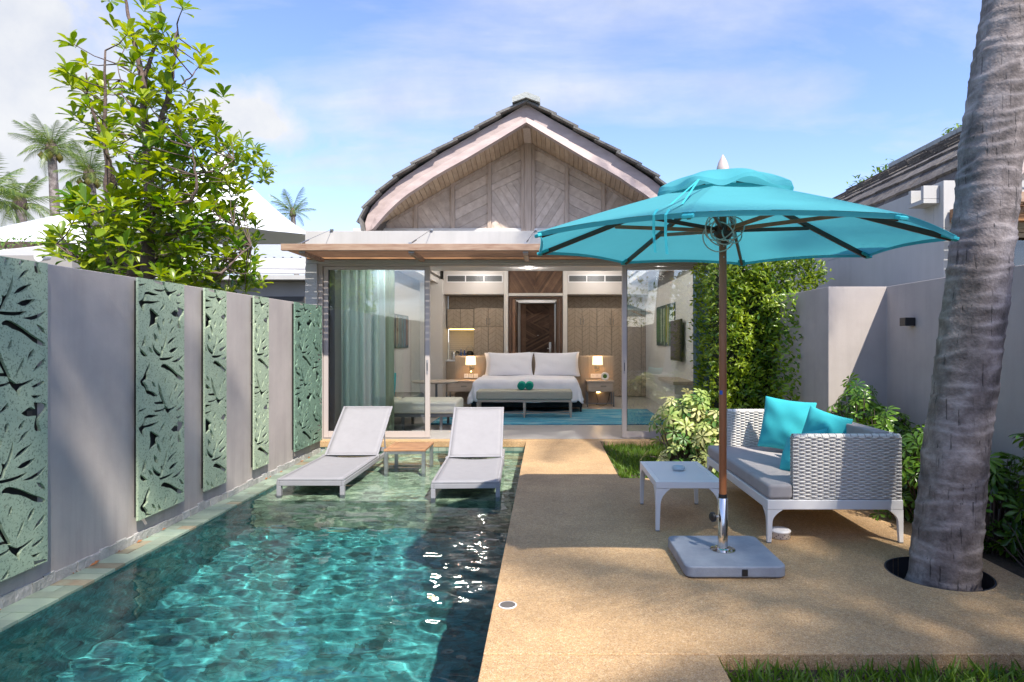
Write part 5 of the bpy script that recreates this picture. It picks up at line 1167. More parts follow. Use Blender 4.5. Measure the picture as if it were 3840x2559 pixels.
def strand_mesh(length, axis, nsign, phase):
    """one woven strand, bulging in and out around the uprights"""
    pitch = .042; n = int(length/pitch*7); mb = MB(); vs = []; fs = []; h = .0064; t = .0032
    for i in range(n+1):
        s = length*i/n; q_ = sin(pi*s/pitch+phase); o = .0052*max(-1, min(1, 1.7*q_)); c = .85+.15*q_
        for (a, b) in ((-h*c, 0), (-h*c*.6, t), (h*c*.6, t), (h*c, 0)):
            p = (s, nsign*(o+b), a); vs.append(p if axis == 0 else (p[1], p[0], p[2]))
    for i in range(n):
        for j in range(3): fs.append((i*4+j, i*4+j+1, (i+1)*4+j+1, (i+1)*4+j))
    mb.add(vs, fs); return mb.mesh('strand', M_wicker, smooth=True)
def woven(x0, x1, y0, y1, z0, z1, name):
    core = MB().box(x0,x1,y0,y1,z0,z1).build(name, M_wicker_core, sf)
    lx, ly = x1-x0, y1-y0; rows = int((z1-z0)/.0126); g = ORG[sf]
    long_x = lx > ly; L_ = lx if long_x else ly
    for sgn in (-1, 1):
        me = [strand_mesh(L_+.008, 0 if long_x else 1, sgn, ph) for ph in (0, pi)]
        for r in range(rows):
            z = z0+(r+.5)*(z1-z0)/rows
            loc = (x0-.004, (y0-.003 if sgn < 0 else y1+.003), z) if long_x else ((x0-.003 if sgn < 0 else x1+.003), y0-.004, z)
            link('strand', me[r % 2], core, Vector(loc)-g)
    # rounded woven top rail made of wrapped bands
    n = int(L_/.047); rb = MB(); R_ = (ly if long_x else lx)/2+.007
    for i in range(n):
        a = i*L_/n+.002; b = (i+1)*L_/n-.002; m = 7
        for j in range(m):
            t0, t1 = pi*j/m, pi*(j+1)/m; c0, s0_, c1, s1_ = cos(t0)*R_, sin(t0)*.020, cos(t1)*R_, sin(t1)*.020
            if long_x: q = [(x0+a,(y0+y1)/2+c0,z1+s0_),(x0+b,(y0+y1)/2+c0,z1+s0_),(x0+b,(y0+y1)/2+c1,z1+s1_),(x0+a,(y0+y1)/2+c1,z1+s1_)]
            else: q = [((x0+x1)/2+c0,y0+a,z1+s0_),((x0+x1)/2+c0,y0+b,z1+s0_),((x0+x1)/2+c1,y0+b,z1+s1_),((x0+x1)/2+c1,y0+a,z1+s1_)]
            rb.add(q, [(0,1,2,3)])
    rb.build('top_binding', M_wicker, core)
AX = 1.712
woven(AX, SX1-.012, SY0+.012, SY0+.052, .304, .735, 'arm')
woven(AX, SX1-.012, SY1-.052, SY1-.012, .304, .735, 'arm')
woven(SX1-.055, SX1-.012, SY0+.056, SY1-.056, .304, .735, 'back')
def cushion(x0, x1, y0, y1, z0, z1, parent, m, name, crown=.012, bev=.035):
    mb = MB(); mb.box(x0,x1,y0,y1,z0,z1); o = mb.build(name, m, parent)
    bm = bmesh.new(); bm.from_mesh(o.data); bmesh.ops.subdivide_edges(bm, edges=bm.edges, cuts=11, use_grid_fill=True)
    g = ORG[parent]
    for v in bm.verts:
        a = (v.co.x+g.x-x0)/(x1-x0); b = (v.co.y+g.y-y0)/(y1-y0); c = (v.co.z+g.z-z0)/(z1-z0); e = (sin(pi*min(max(a,0),1))*sin(pi*min(max(b,0),1)))**.5
        v.co.z += (crown*e+.003*sin(a*9+b*5))*(1 if c > .5 else 0)
    bm.to_mesh(o.data); bm.free(); o.data.polygons.foreach_set('use_smooth', [True]*len(o.data.polygons))
    q = o.modifiers.new('b','BEVEL'); q.width = bev; q.segments = 5; q.limit_method = 'ANGLE'; q.angle_limit = R(50); q.harden_normals = False
    return o
mb = MB(); mb.prism([(SX0+.005,SY0-.002),(AX-.006,SY0-.002),(AX-.006,SY0+.062),(SX1-.06,SY0+.062),(SX1-.06,SY1-.062),(AX-.006,SY1-.062),(AX-.006,SY1+.002),(SX0+.005,SY1+.002)], lambda a, b: (a, b, .303), lambda a, b: (a, b, .408))
so = mb.build('seat_cushion', M_cush, sf, bev=.024, seg=5)
# trimmed corners follow the arms: cushion runs behind the arm, front part stands proud
cushion(2.30, SX1-.06, SY0+.07, SY1-.07, .412, .762, sf, M_cush, 'back_cushion', .006, .04)
pillow('cushion', 'large turquoise square cushion standing in the far corner of the wicker sofa', 'cushion', .49, .49, .17, TR((2.13,5.62,.655), rx=-13, ry=4, rz=-43), M_teal, 'turquoise scatter cushions on the wicker sofa', seed=71, pinch=.07)
pillow('cushion', 'turquoise square cushion leaning on the sofa back, right of the large one', 'cushion', .46, .46, .16, TR((2.205,5.05,.625), rx=-14, ry=9, rz=-66), M_teal, 'turquoise scatter cushions on the wicker sofa', seed=72, pinch=.07)
pillow('cushion', 'low turquoise cushion lying against the near arm, in front of the other two', 'cushion', .42, .36, .17, TR((1.96,4.84,.555), rx=-34, ry=-22, rz=-75), M_teal, 'turquoise scatter cushions on the wicker sofa', seed=73, pinch=.08)
random.seed(62)
# ================================================================ low white table, ashtray, ventilated container
tb = thing('low_table', (1.05, 5.06, 0), 'low white slatted metal table beside the parasol pole', 'table')
TX0, TX1, TY0, TY1, TZ = .805, 1.30, 4.655, 5.45, .365
mb = MB(); mb.box(TX0,TX1,TY0,TY0+.04,TZ-.05,TZ); mb.box(TX0,TX1,TY1-.04,TY1,TZ-.05,TZ); mb.box(TX0,TX0+.04,TY0+.0405,TY1-.0405,TZ-.05,TZ); mb.box(TX1-.04,TX1,TY0+.0405,TY1-.0405,TZ-.05,TZ)
mb.build('frame', M_white_metal, tb, bev=.004)
ns = 17
for k in range(ns):
    a = TY0+.044+k*(TY1-TY0-.088)/ns; MB().box(TX0+.041,TX1-.041,a+.003,a+(TY1-TY0-.088)/ns-.003,TZ-.014,TZ-.002).build('slat', M_white_metal, tb)
for x, sx in ((TX0, 1), (TX1, -1)):
    for y, sy in ((TY0, 1), (TY1, -1)): curved_leg(x, y, sx, sy, TZ-.051, .026, tb)
ash = thing('ashtray', (1.06, 5.08, TZ), 'round pale blue-white ashtray on the low white table', 'ashtray')
MB().lathe([(.045,.001),(.054,.012),(.052,.030),(.046,.032),(.040,.024),(.036,.016),(.001,.014)], (1.06,5.08,TZ), 28).build('bowl', mat('pale_ceramic', (.45,.53,.56), .3), ash, smooth=True)
vc = thing('coil_holder', (1.665, 4.51, 0), 'white perforated pot with a lid on the floor behind the near sofa leg', 'pot')
MB().lathe([(.055,.001),(.070,.006),(.068,.045),(.073,.048),(.073,.055),(.060,.064),(.030,.070),(.001,.070)], (1.665,4.51,0), 32).build('pot', M_white_metal, vc, smooth=True)
for k in range(30):
    t = 2*pi*k/30; zz = .024+.012*(k % 3-1); c = Vector((1.665+.0690*cos(t), 4.51+.0690*sin(t), zz)); MB().tube([c, c+Vector((cos(t),sin(t),0))*.0012], .0035, 8).build('vent_hole', M_black, vc)
dr = thing('pool_drain_cover', (-.214+.012, 3.35, 0), 'round metal cover set in the sandy deck beside the pool', 'cover')
MB().lathe([(.001,.002),(.041,.002),(.041,.0045),(.001,.0045)], (-.205,3.35,0), 32).build('lid', mat('cover_lid', (.13,.115,.105), .7, bump=.5, bscale=300), dr)
MB().lathe([(.042,.001),(.048,.001),(.048,.005),(.042,.006)], (-.205,3.35,0), 32, cap=False).build('ring', M_plastic_w, dr)
# ================================================================ vegetation
M_sheff_o = leaf_mat('schefflera_leaf_single', (0.024, 0.085, 0.012), (0.17, 0.31, 0.03), 0.25, 0.3, attr=False)
M_vari_o = leaf_mat('variegated_leaf_single', (0.30, 0.42, 0.10), (0.66, 0.62, 0.30), 0.3, 0.4, attr=False)
M_vari_c = leaf_mat('variegated_leaf_heart', (0.06, 0.16, 0.03), (0.20, 0.32, 0.08), 0.25, 0.4, attr=False)
M_hedge_o = leaf_mat('hedge_leaf_single', (0.05, 0.13, 0.012), (0.26, 0.38, 0.02), 0.30, 0.28, attr=False)
class Cloud:
    def __init__(s): s.v = []; s.f = []; s.t = []
    def leaf(s, p, d, up, ln, w, tone, shape='ob', droop=.25, fold=.22):
        d = d.normalized(); sd = d.cross(up)
        if sd.length < 1e-3: sd = d.cross(Vector((1,0,0)))
        sd.normalize(); u = sd.cross(d).normalized(); n = len(s.v)
        if shape == 'ob': st = ((.0,.03),(.35,.55),(.68,1.0),(.88,.72),(1.0,.05))
        elif shape == 'el': st = ((0,.05),(.45,1.0),(1.0,.03))
        else: st = ((0,.12),(.3,1.0),(.72,.62),(1.0,.02))
        for t, q in st:
            c = p+d*(ln*t)-u*(droop*ln*t*t); h = w*.5*q
            s.v += [c-sd*h+u*(h*fold*2), c, c+sd*h+u*(h*fold*2)]
        for i in range(len(st)-1):
            a = n+i*3; s.f += [(a,a+1,a+4,a+3),(a+1,a+2,a+5,a+4)]; s.t += [tone, tone]
    def build(s, name, m, parent, stuff=True):
        org = ORG.get(parent, Vector((0,0,0))); me = D.meshes.new(name); me.from_pydata([tuple(q-org) for q in s.v], [], s.f); me.materials.append(m)
        me.polygons.foreach_set('use_smooth', [True]*len(me.polygons)); o = link(name, me, parent); set_tone(o, s.t)
        if stuff: o['kind'] = 'stuff'
        return o
def single_leaf_mesh(m, ln, w, shape='ob', droop=.25, fold=.22):
    c = Cloud(); c.leaf(Vector((0,0,0)), Vector((1,0,0)), Vector((0,0,1)), ln, w, .5, shape, droop, fold)
    me = D.meshes.new('leaf'); me.from_pydata([tuple(q) for q in c.v], [], c.f); me.materials.append(m); me.polygons.foreach_set('use_smooth', [True]*len(me.polygons)); return me
def put_leaf(me, parent, p, d, up, sc=1.0, name='leaf'):
    d = d.normalized(); sd = up.cross(d)
    if sd.length < 1e-3: sd = Vector((0,1,0))
    sd.normalize(); u = d.cross(sd).normalized(); o = D.objects.new(name, me); COL.objects.link(o); o.parent = parent
    Mx = Matrix((d*sc, sd*sc, u*sc)).transposed().to_4x4(); Mx.translation = p-ORG[parent]; o.matrix_basis = Mx; return o
def rdir(): 
    v = Vector((random.gauss(0,1), random.gauss(0,1), random.gauss(0,1))); return v.normalized()
# ---- the broad-leaved tree behind the left wall
random.seed(101)
tr = thing('broadleaf_tree', (-3.9, 6.2, -.1), 'tall broad-leaved tree with glossy yellow-green leaves behind the left wall', 'tree')
TY = 6.2
def z1(x, y, Y=TY): return at(x*.3907, y*.3907, Y)       # from the first zoomed crop
limbs = []
def limb(pts, r0, r1, dy=0.0, name='branch'):
    P = [z1(a, b, TY+dy*(i/(len(pts)-1))) for i, (a, b) in enumerate(pts)]
    for p in P:
        if p.x > -3.36: p.x = -3.36
    fine = []
    for a, b in zip(P, P[1:]):
        for k in range(4): fine.append(a.lerp(b, k/4)+rdir()*.008)
    fine.append(P[-1]); n = len(fine)
    MB().tube(fine, [r0+(r1-r0)*i/(n-1) for i in range(n)], 8).build(name, M_bark, tr, smooth=True); limbs.extend(fine)
base_ = z1(865, 1600); b0_ = Vector((base_.x-.03, TY, -.1))
MB().tube([b0_, Vector((base_.x-.01,TY,.9)), z1(862,1600), z1(872,1400)], [.085,.072,.062,.058], 12).build('trunk', M_bark, tr, smooth=True)
limb([(872,1400),(878,1250),(876,1100),(862,900)], .055, .045, 0, 'trunk')
limb([(862,900),(850,700),(842,480),(820,380),(790,250),(760,130),(742,0),(738,-60)], .040, .008, -.1)
limb([(862,900),(905,820),(950,700),(1000,520),(1025,380),(1030,250),(1050,110)], .033, .006, .15)
limb([(842,480),(870,390),(905,290),(920,200),(940,60),(930,-30)], .022, .006, .1)
limb([(800,1620),(740,1500),(700,1380),(650,1230),(622,1100),(640,960),(612,850),(612,600),(618,300)], .055, .008, -.35)
limb([(612,850),(560,700),(510,560),(505,430)], .020, .006, -.2)
limb([(672,1130),(655,1000),(620,900),(590,780)], .03, .01, -.3)
limb([(875,1250),(960,1210),(1120,1190),(1190,1110),(1240,960),(1262,870)], .025, .006, -.2)
limb([(1000,520),(1060,500),(1130,450)], .014, .005)
limb([(876,1150),(980,1080),(1100,1030),(1300,1000),(1500,940)], .02, .005, .6)
limb([(872,1400),(1000,1380),(1150,1340),(1300,1290),(1450,1330)], .02, .005, .6)
limb([(865,1560),(1000,1500),(1040,1380),(1090,1250)], .02, .006, .3)
limb([(740,1600),(640,1520),(540,1400),(515,1270)], .022, .006, -.5)
limb([(640,1560),(500,1560),(430,1500),(330,1440)], .022, .006, -.6)
limb([(865,1600),(1100,1600),(1300,1610),(1500,1500),(1560,1450)], .02, .006, 1.0)
limb([(880,1100),(850,1010),(720,880),(660,760)], .014, .005, .2)
limb([(850,700),(760,620),(720,560),(690,380)], .012, .004, .2)
# the outline of the crown, row by row, in picture rows; rosettes are then scattered in depth
ROWS = [(2,[(242,262),(330,352)]),(22,[(330,360),(415,430)]),(55,[(255,290),(338,398)]),(90,[(290,300),(300,425)]),(112,[(158,170),(285,430)]),(135,[(295,330),(445,470)]),
 (160,[(135,205),(285,400),(440,485)]),(190,[(145,250),(300,400)]),(215,[(170,270),(280,440),(490,515)]),(250,[(160,275),(310,500)]),(285,[(170,280),(290,520)]),(315,[(200,275),(300,560)]),
 (345,[(225,270),(330,600)]),(380,[(300,570),(570,620)]),(415,[(260,575),(590,620)]),(450,[(250,560),(150,200)]),(480,[(150,560)]),(510,[(170,590)]),(545,[(190,600),(110,160)]),(580,[(110,210),(210,590)]),(610,[(200,600)]),(640,[(330,600)]),(668,[(420,590)])]
ros = []
for i, (y, segs) in enumerate(ROWS):
    for a, b in segs:
        n = max(1, int((b-a)/ (21 if y < 340 else 12.5)))
        if b-a < 30: n = 1
        for k in range(n):
            x = a+(b-a)*(k+rnd())/n; yy = y+ru(-14, 14)
            Ymin = max(5.3, 3.42*F/(1255-x)); Y = Ymin+ru(0, .9) if Ymin > 6.0 else ru(Ymin, 6.9)
            ros.append((at(x, yy, Y), y))
ros = [r for r in ros if not (r[1] < 250 and rnd() < .12)]
def nearest(p):
    return min(limbs, key=lambda q: (q-p).length+(.25 if q.z > p.z else 0))
leaves = []; tw = MB()
for p, y in ros:
    q = nearest(p); d = (p-q); dl = d.length; ax = (d.normalized()*.6+Vector((ru(-.2,.2),ru(-.4,.1),.55))).normalized()
    if dl < .6: mid = q.lerp(p, .55)+Vector((0,0,-.05*dl))+rdir()*.02; tw.tube([q, mid, p], [.007,.005,.004], 5, cap=False)
    limbs_n = random.randint(7, 11); bright = min(1, max(0, ru(.15,.9)+(.12 if y < 300 else -.12)))
    e1 = ax.orthogonal().normalized(); e2 = ax.cross(e1); a0 = ru(0, 6)
    for k in range(limbs_n):
        t = a0+k*2.4; el = .35+.75*(k/limbs_n)*ru(.7,1.2); dd = (e1*cos(t)+e2*sin(t))*cos(el)+ax*sin(el); dd = (dd+Vector((0,0,.12))).normalized()
        leaves.append((p-ax*.05*(1-k/limbs_n)+rdir()*.01, dd, ru(.115,.175), min(1, max(0, bright+ru(-.3,.3)))))
tag(tw.build('twigs', M_bark, tr, smooth=True), kind='stuff')
leaves = [l for l in leaves if (l[0]+l[1]*l[2]).x < -3.30]
leaves.sort(key=lambda l: l[0].y)
me_l = [single_leaf_mesh(M_leaf_o, 1.0, .44, 'ob', dr_, .2) for dr_ in (.10, .25, .4)]
for p, d, ln, tn in leaves[:290]: put_leaf(random.choice(me_l), tr, p, d, Vector((ru(-.3,.3),ru(-.5,.2),1)), ln)
c = Cloud()
for p, d, ln, tn in leaves[290:]: c.leaf(p, d, Vector((ru(-.3,.3),ru(-.5,.2),1)), ln, ln*ru(.38,.48), tn, 'ob', ru(.05,.4), .2)
c.build('foliage', M_leaf, tr)
# ---- clipped climbing hedge between the glass door and the right wall
random.seed(102)
hg = thing('hedge', (2.6, 8.2, -.07), 'tall clipped small-leaved green hedge against the right pier and wall', 'hedge')
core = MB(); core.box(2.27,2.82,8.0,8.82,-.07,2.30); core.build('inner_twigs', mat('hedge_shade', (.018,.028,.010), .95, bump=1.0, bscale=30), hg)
hv = []
def hface(n, fp, nrm):
    for _ in range(n):
        p, b = fp(rnd(), rnd()); hv.append((p+nrm*random.gauss(0,.035)+rdir()*.02, nrm))
def bulge(a, b): return .05*sin(a*5+b*3)+.05*sin(a*9-b*7+1)+.03*sin(b*17+a*5)
V3 = Vector
hface(4200, lambda a, b: (V3((2.16+a*.80, 7.86-bulge(a*2,b*3)-.06*rnd(), -.05+b*2.47)), 0), V3((0,-1,.15)))
hface(1500, lambda a, b: (V3((2.13-bulge(a*2+1,b*3)*.6, 7.86+a*1.05, -.05+b*2.5)), 0), V3((-1,-.15,.1)))
hface(700, lambda a, b: (V3((2.62+.2*a, 7.15+.7*a+rnd()*.1, .2+b*1.75)), 0) if 0 else (V3((2.83-.05*rnd()-.10*(rnd()**3), 7.0+a*.85, .35+b*1.62)), 0), V3((-1,-.3,.1)))
hface(700, lambda a, b: (V3((2.3+a*.95, 7.85-rnd()*.10, 1.98+b*.46)), 0), V3((.1,-1,.4)))
hface(420, lambda a, b: (V3((2.15+a*1.15, 7.85+b*.9, 2.42+.04*rnd())), 0), V3((0,-.1,1)))
for cx, cz in ((3.42,2.30),(3.34,2.12),(3.45,2.18),(3.30,2.40),(3.2,2.25),(3.1,2.05)):
    for _ in range(60): hv.append((V3((cx-rnd()*.25+ru(-.03,.03), 7.82+ru(-.1,.1), cz+ru(-.07,.07))), V3((.6,-.6,.4))))
hl = []
for p, n in hv:
    d = (n*.6+rdir()*.75+V3((0,0,.25))).normalized(); hl.append((p, d, ru(.05,.082), min(1, max(0, random.gauss(.46,.27)+.25*sin(p.x*9+p.z*5)*sin(p.z*7)))))
hl.sort(key=lambda l: l[0].y-l[2]*9)
me_h = [single_leaf_mesh(M_hedge_o, 1.0, .45, 'el3', dr_, .25) for dr_ in (.05, .25)]
for p, d, ln, tn in hl[:295]: put_leaf(random.choice(me_h), hg, p, d, V3((ru(-.5,.5),-1,.8)), ln)
c = Cloud()
for p, d, ln, tn in hl[295:]: c.leaf(p, d, V3((ru(-.6,.6),-1,.8)), ln, ln*.45, tn, 'el3', ru(0,.3), .25)
c.build('foliage', M_hedge, hg)
# ---- palmate shrubs
def palmate_mesh(m, n, ln, w, droop, m2=None):
    c = Cloud()
    for k in range(n):
        t = 2*pi*k/n; d = V3((cos(t), sin(t), .12)); c.leaf(V3((0,0,0))+d*.10*ln, d, V3((0,0,1)), ln*(1 if k % 2 else .88), w, .5, 'ob' if w > .2 else 'el3', droop, .18)
    me = D.meshes.new('leaf'); me.from_pydata([tuple(q) for q in c.v], [], c.f); me.materials.append(m)
    if m2: me.materials.append(m2)
    me.polygons.foreach_set('use_smooth', [True]*len(me.polygons))
    return me
def shrub(name, x, y, z, rx, ry, h, n, meshes, label, group, size=(.09,.14), cat='shrub', stem=M_bark, low=.1, limit=None):
    s = thing(name, (x, y, z), label, cat, group); st = MB()
    for i in range(n):
        th = ru(0, 2*pi); r = rnd()**.4; zz = h*(low+(1-low)*rnd()**.75)*(1+.12*sin(th*3+x*7)); sh = (1-.45*(zz/h)**2)*(1+.22*sin(th*2+zz*9+x*5)+.15*sin(th*5-zz*7)); p = V3((x+rx*r*sh*cos(th), y+ry*r*sh*sin(th), z+zz))
        if limit and not limit(p): continue
        out = V3((cos(th)*r*1.1, sin(th)*r*1.1-.15, .75+.5*zz/h)).normalized(); nrm = (out+rdir()*.45).normalized(); e = nrm.orthogonal().normalized(); e = (e*cos(th*3)+nrm.cross(e)*sin(th*3)).normalized()
        o = put_leaf(random.choice(meshes), s, p, e, nrm, ru(*size))
        foot = V3((x+rx*.35*r*cos(th), y+ry*.35*r*sin(th), z)); st.tube([foot, foot.lerp(p, .6)+V3((0,0,.05*h)), p], [.006,.004,.0025], 4, cap=False)
    tag(st.build('stems', stem, s, smooth=True), kind='stuff'); return s
random.seed(103)
mv = [palmate_mesh(M_vari_o, 7, 1.0, .42, d_) for d_ in (.2, .45)]+[palmate_mesh(M_vari_c, 7, 1.0, .42, .35)]
gl = M_sheff
shrub('variegated_shrub', 1.62, 7.35, -.07, .44, .36, .82, 150, mv, 'bushy cream and green variegated shrub in front of the clipped hedge', None, (.075,.12), low=.02)
shrub('variegated_shrub', 1.93, 7.05, -.07, .30, .30, .66, 80, mv, 'smaller cream and green variegated shrub behind the far end of the sofa', None, (.07,.11), low=.02)
ms = [palmate_mesh(M_sheff_o, 8, 1.0, .34, d_) for d_ in (.15, .35, .6)]
lim = lambda p: p.x < 3.36 and not (p.x < 2.55 and 4.2 < p.y < 6.2) and (p.x > 2.56 or p.y > 6.1) and ((p.x-2.5)**2+(p.y-3.83)**2 > .30)
for k, (x, y, rx, ry, h, n, lab) in enumerate((
    (2.98,6.02,.30,.28,.98,60,'tallest dark green umbrella-leaved shrub rising behind the sofa near the wall corner'),
    (2.95,5.45,.32,.34,.78,60,'umbrella-leaved shrub behind the right end of the sofa back'),
    (2.98,4.90,.32,.32,.70,60,'umbrella-leaved shrub between the sofa and the palm trunk'),
    (3.02,4.35,.32,.32,.62,60,'umbrella-leaved shrub just behind the palm trunk'),
    (3.05,3.85,.32,.32,.80,90,'umbrella-leaved shrub right of the palm trunk by the wall'),
    (2.98,3.35,.34,.32,.66,90,'umbrella-leaved shrub at the right frame edge beside the tree pit'),
    (3.10,2.85,.28,.28,.45,40,'umbrella-leaved shrub nearest the camera at the right'))):
    shrub('umbrella_shrub', x, y, -.05, rx, ry, h, int(n*2.5), ms, lab, 'umbrella-leaved shrubs along the right wall', (.062,.10), limit=lim, low=.08)
# ---- grass
def grass(name, n, xa, xb_, ya, yb, z, h0, h1, label=None):
    c = Cloud()
    for _ in range(n):
        x, y = ru(xa, xb_), ru(ya, yb); dens = .5+.5*sin(x*9+2*sin(y*7))*sin(y*8)
        if rnd() > .45+.55*dens: continue
        h = ru(h0, h1); d = V3((random.gauss(0,.45), random.gauss(0,.45), 1)).normalized(); c.leaf(V3((x,y,z)), d, rdir(), h, h*.10+.002, rnd(), 'gr', ru(.1,.7), .12)
    o = c.build(name, M_grass, None); return o
random.seed(104)
g1 = tag(grass('grass', 9000, .79, 2.1, 6.50, 8.84, -.076, .035, .095), 'short tufted lawn between the sandy path and the shrubs', 'grass', kind='stuff')
g2 = tag(grass('grass', 5600, .785, 3.0, 2.30, 2.80, -.072, .03, .10), 'coarse green grass along the bottom right edge of the deck', 'grass', kind='stuff')
c = Cloud()
for _ in range(1400):
    x, y = ru(.79, 3.0), ru(2.3, 2.81); c.leaf(V3((x,y,-.068)), V3((random.gauss(0,1),random.gauss(0,1),.15)), V3((0,0,1)), ru(.03,.07), .01, rnd(), 'el', .1, .1)
tag(c.build('dead_leaves', leaf_mat('dry_leaf', (.10,.06,.035), (.30,.22,.15), .1, .8), None), 'dry brown leaf litter under the grass at the bottom right', 'leaf litter', kind='stuff')
# ---- palms
def frond_mesh(L_, droop, seed, nl=30):
    random.seed(seed); c = Cloud(); rr = MB()
    def P(t): return V3((L_*t*(1-.18*droop*t), .05*L_*sin(t*2)*(.5 if seed % 2 else -.5), L_*(.30*t-droop*.75*t*t)))
    pts = [P(i/14) for i in range(15)]
    for i in range(1, nl):
        t = .12+.88*i/nl; p = P(t); tg = (P(min(1, t+.02))-P(t-.02)).normalized(); sd = tg.cross(V3((0,0,1))).normalized()
        ll = L_*.30*(sin(pi*(.12+.86*t))**.7)*ru(.85,1.1)
        for s in (-1, 1):
            d = (sd*s*(1-.35*t)+tg*(.55+.5*t)+V3((0,0,-.35-.25*rnd()))).normalized(); n = len(c.v); w = .016*L_
            up = d.cross(tg*s).normalized()
            mid = p+d*ll*.5; end = p+d*ll+V3((0,0,-.18*ll)); wv = tg*w*.5
            c.v += [p-wv, p+wv, mid+wv*.9, mid-wv*.9, end]; c.f += [(n,n+1,n+2,n+3),(n+3,n+2,n+4)]; tn = rnd(); c.t += [tn, tn]
    n0 = len(c.v)
    for i, p in enumerate(pts):
        r = .012*L_*(1-.85*i/14); c.v += [p+V3((0,r,0)), p+V3((0,-r,0)), p+V3((0,0,-r))]
    for i in range(14):
        a = n0+i*3
        for k in range(3): c.f.append((a+k, a+(k+1) % 3, a+3+(k+1) % 3, a+3+k)); c.t.append(.9)
    me = D.meshes.new('frond'); me.from_pydata([tuple(q) for q in c.v], [], c.f); me.materials.append(M_frond)
    a_ = me.attributes.new('tone', 'FLOAT', 'FACE'); a_.data.foreach_set('value', c.t); return me
FR = [frond_mesh(1.0, d_, 200+i) for i, d_ in enumerate((.35,.55,.8,1.0,.7))]
def crown_at(root, C, L_, n, droop_bias=0.0):
    for k in range(n):
        az = k*2.4+ru(-.2,.2); lvl = k/n; pit = R(-62+ 85*lvl+ru(-8,8)); i = min(4, max(0, int(lvl*3.4+droop_bias)))
        o = D.objects.new('frond', FR[i if i < 4 else 3]); COL.objects.link(o); o.parent = root
        o.rotation_euler = (ru(-.2,.2), pit*(1 if True else 1), az); o.rotation_mode = 'XYZ'; s = L_*ru(.85,1.1)
        o.matrix_basis = Matrix.Translation(C-ORG[root]) @ Matrix.Rotation(az, 4, 'Z') @ Matrix.Rotation(pit, 4, 'Y') @ Matrix.Rotation(ru(-.3,.3), 4, 'X') @ Matrix.Scale(s, 4)
def palm(C, base, r, L_, n, label, group=None, nuts=True, trunk=True):
    p = thing('palm_tree', base, label, 'palm tree', group); C = V3(C); base = V3(base)
    if trunk:
        m = 14; MB().tube([base.lerp(C, i/m)+V3((.25*sin(pi*i/m),0,0)) for i in range(m+1)], [r*(1.25-.45*i/m)*(1+.05*(i % 2)) for i in range(m+1)], 10).build('trunk', M_palmbark, p, smooth=True)
    MB().lathe([(.01,-.5*r*4),(r*1.3,-.2*r*4),(r*1.0,.25*r*4),(.01,.6*r*4)], C, 10).build('crown_shaft', M_bark, p, smooth=True)
    crown_at(p, C, L_, n)
    if nuts:
        for k in range(5):
            t = k*1.3; q = C+V3((r*1.7*cos(t), r*1.7*sin(t), -r*1.6)); MB().lathe([(.005,-r*.9),(r*.75,0),(.005,r*.95)], q, 8).build('coconut', mat('coconut', (.20,.17,.03), .6) if k == 0 and 'coconut' not in MATS else MATS['coconut'], p, smooth=True)
    return p
def palmbark():
    m = D.materials.new('palm_bark'); m.use_nodes = True; t = m.node_tree; t.nodes.clear(); out = N(t, 'ShaderNodeOutputMaterial'); p = N(t, 'ShaderNodeBsdfPrincipled', i={'Roughness': .85}); g = N(t, 'ShaderNodeTexCoord'); v = g.outputs['Object']
    n1_ = N(t, 'ShaderNodeTexNoise', i={'Scale': 5.0, 'Detail': 8.0, 'Roughness': .7}); L(t, v, n1_.inputs['Vector'])
    cr = N(t, 'ShaderNodeValToRGB'); L(t, n1_.outputs[0], cr.inputs[0]); e = cr.color_ramp.elements; e[0].position = .32; e[0].color = (.055,.045,.040,1); e[1].position = .68; e[1].color = (.36,.315,.30,1); q = e.new(.5); q.color = (.18,.15,.14,1)
    mpn = N(t, 'ShaderNodeMapping'); mpn.inputs['Scale'].default_value = (60, 60, 3.4); L(t, v, mpn.inputs[0]); vo = N(t, 'ShaderNodeTexNoise', i={'Scale': 1.0, 'Detail': 3.0}); L(t, mpn.outputs[0], vo.inputs['Vector'])
    mr = N(t, 'ShaderNodeMapRange', i={'From Min': .30, 'From Max': .37, 'To Min': .40, 'To Max': 1.0}); L(t, vo.outputs[0], mr.inputs[0])
    hs = N(t, 'ShaderNodeHueSaturation'); ra = N(t, 'ShaderNodeAttribute', attribute_name='scar'); rm = N(t, 'ShaderNodeMix', data_type='RGBA'); L(t, ra.outputs['Fac'], rm.inputs['Factor']); L(t, cr.outputs[0], rm.inputs['A']); rm.inputs['B'].default_value = (.46,.41,.40,1); L(t, rm.outputs['Result'], hs.inputs['Color']); L(t, mr.outputs[0], hs.inputs['Value'])
    L(t, hs.outputs[0], p.inputs['Base Color'])
    n3 = N(t, 'ShaderNodeTexNoise', i={'Scale': 60.0, 'Detail': 4.0}); L(t, v, n3.inputs['Vector']); ad = N(t, 'ShaderNodeMath', operation='MULTIPLY_ADD'); L(t, mr.outputs[0], ad.inputs[0]); ad.inputs[1].default_value = .8; L(t, n3.outputs[0], ad.inputs[2])
    b = N(t, 'ShaderNodeBump', i={'Strength': .8, 'Distance': .008}); L(t, ad.outputs[0], b.inputs['Height']); L(t, b.outputs[0], p.inputs['Normal']); L(t, p.outputs[0], out.inputs[0]); return m
M_palmbark = palmbark()
random.seed(105)
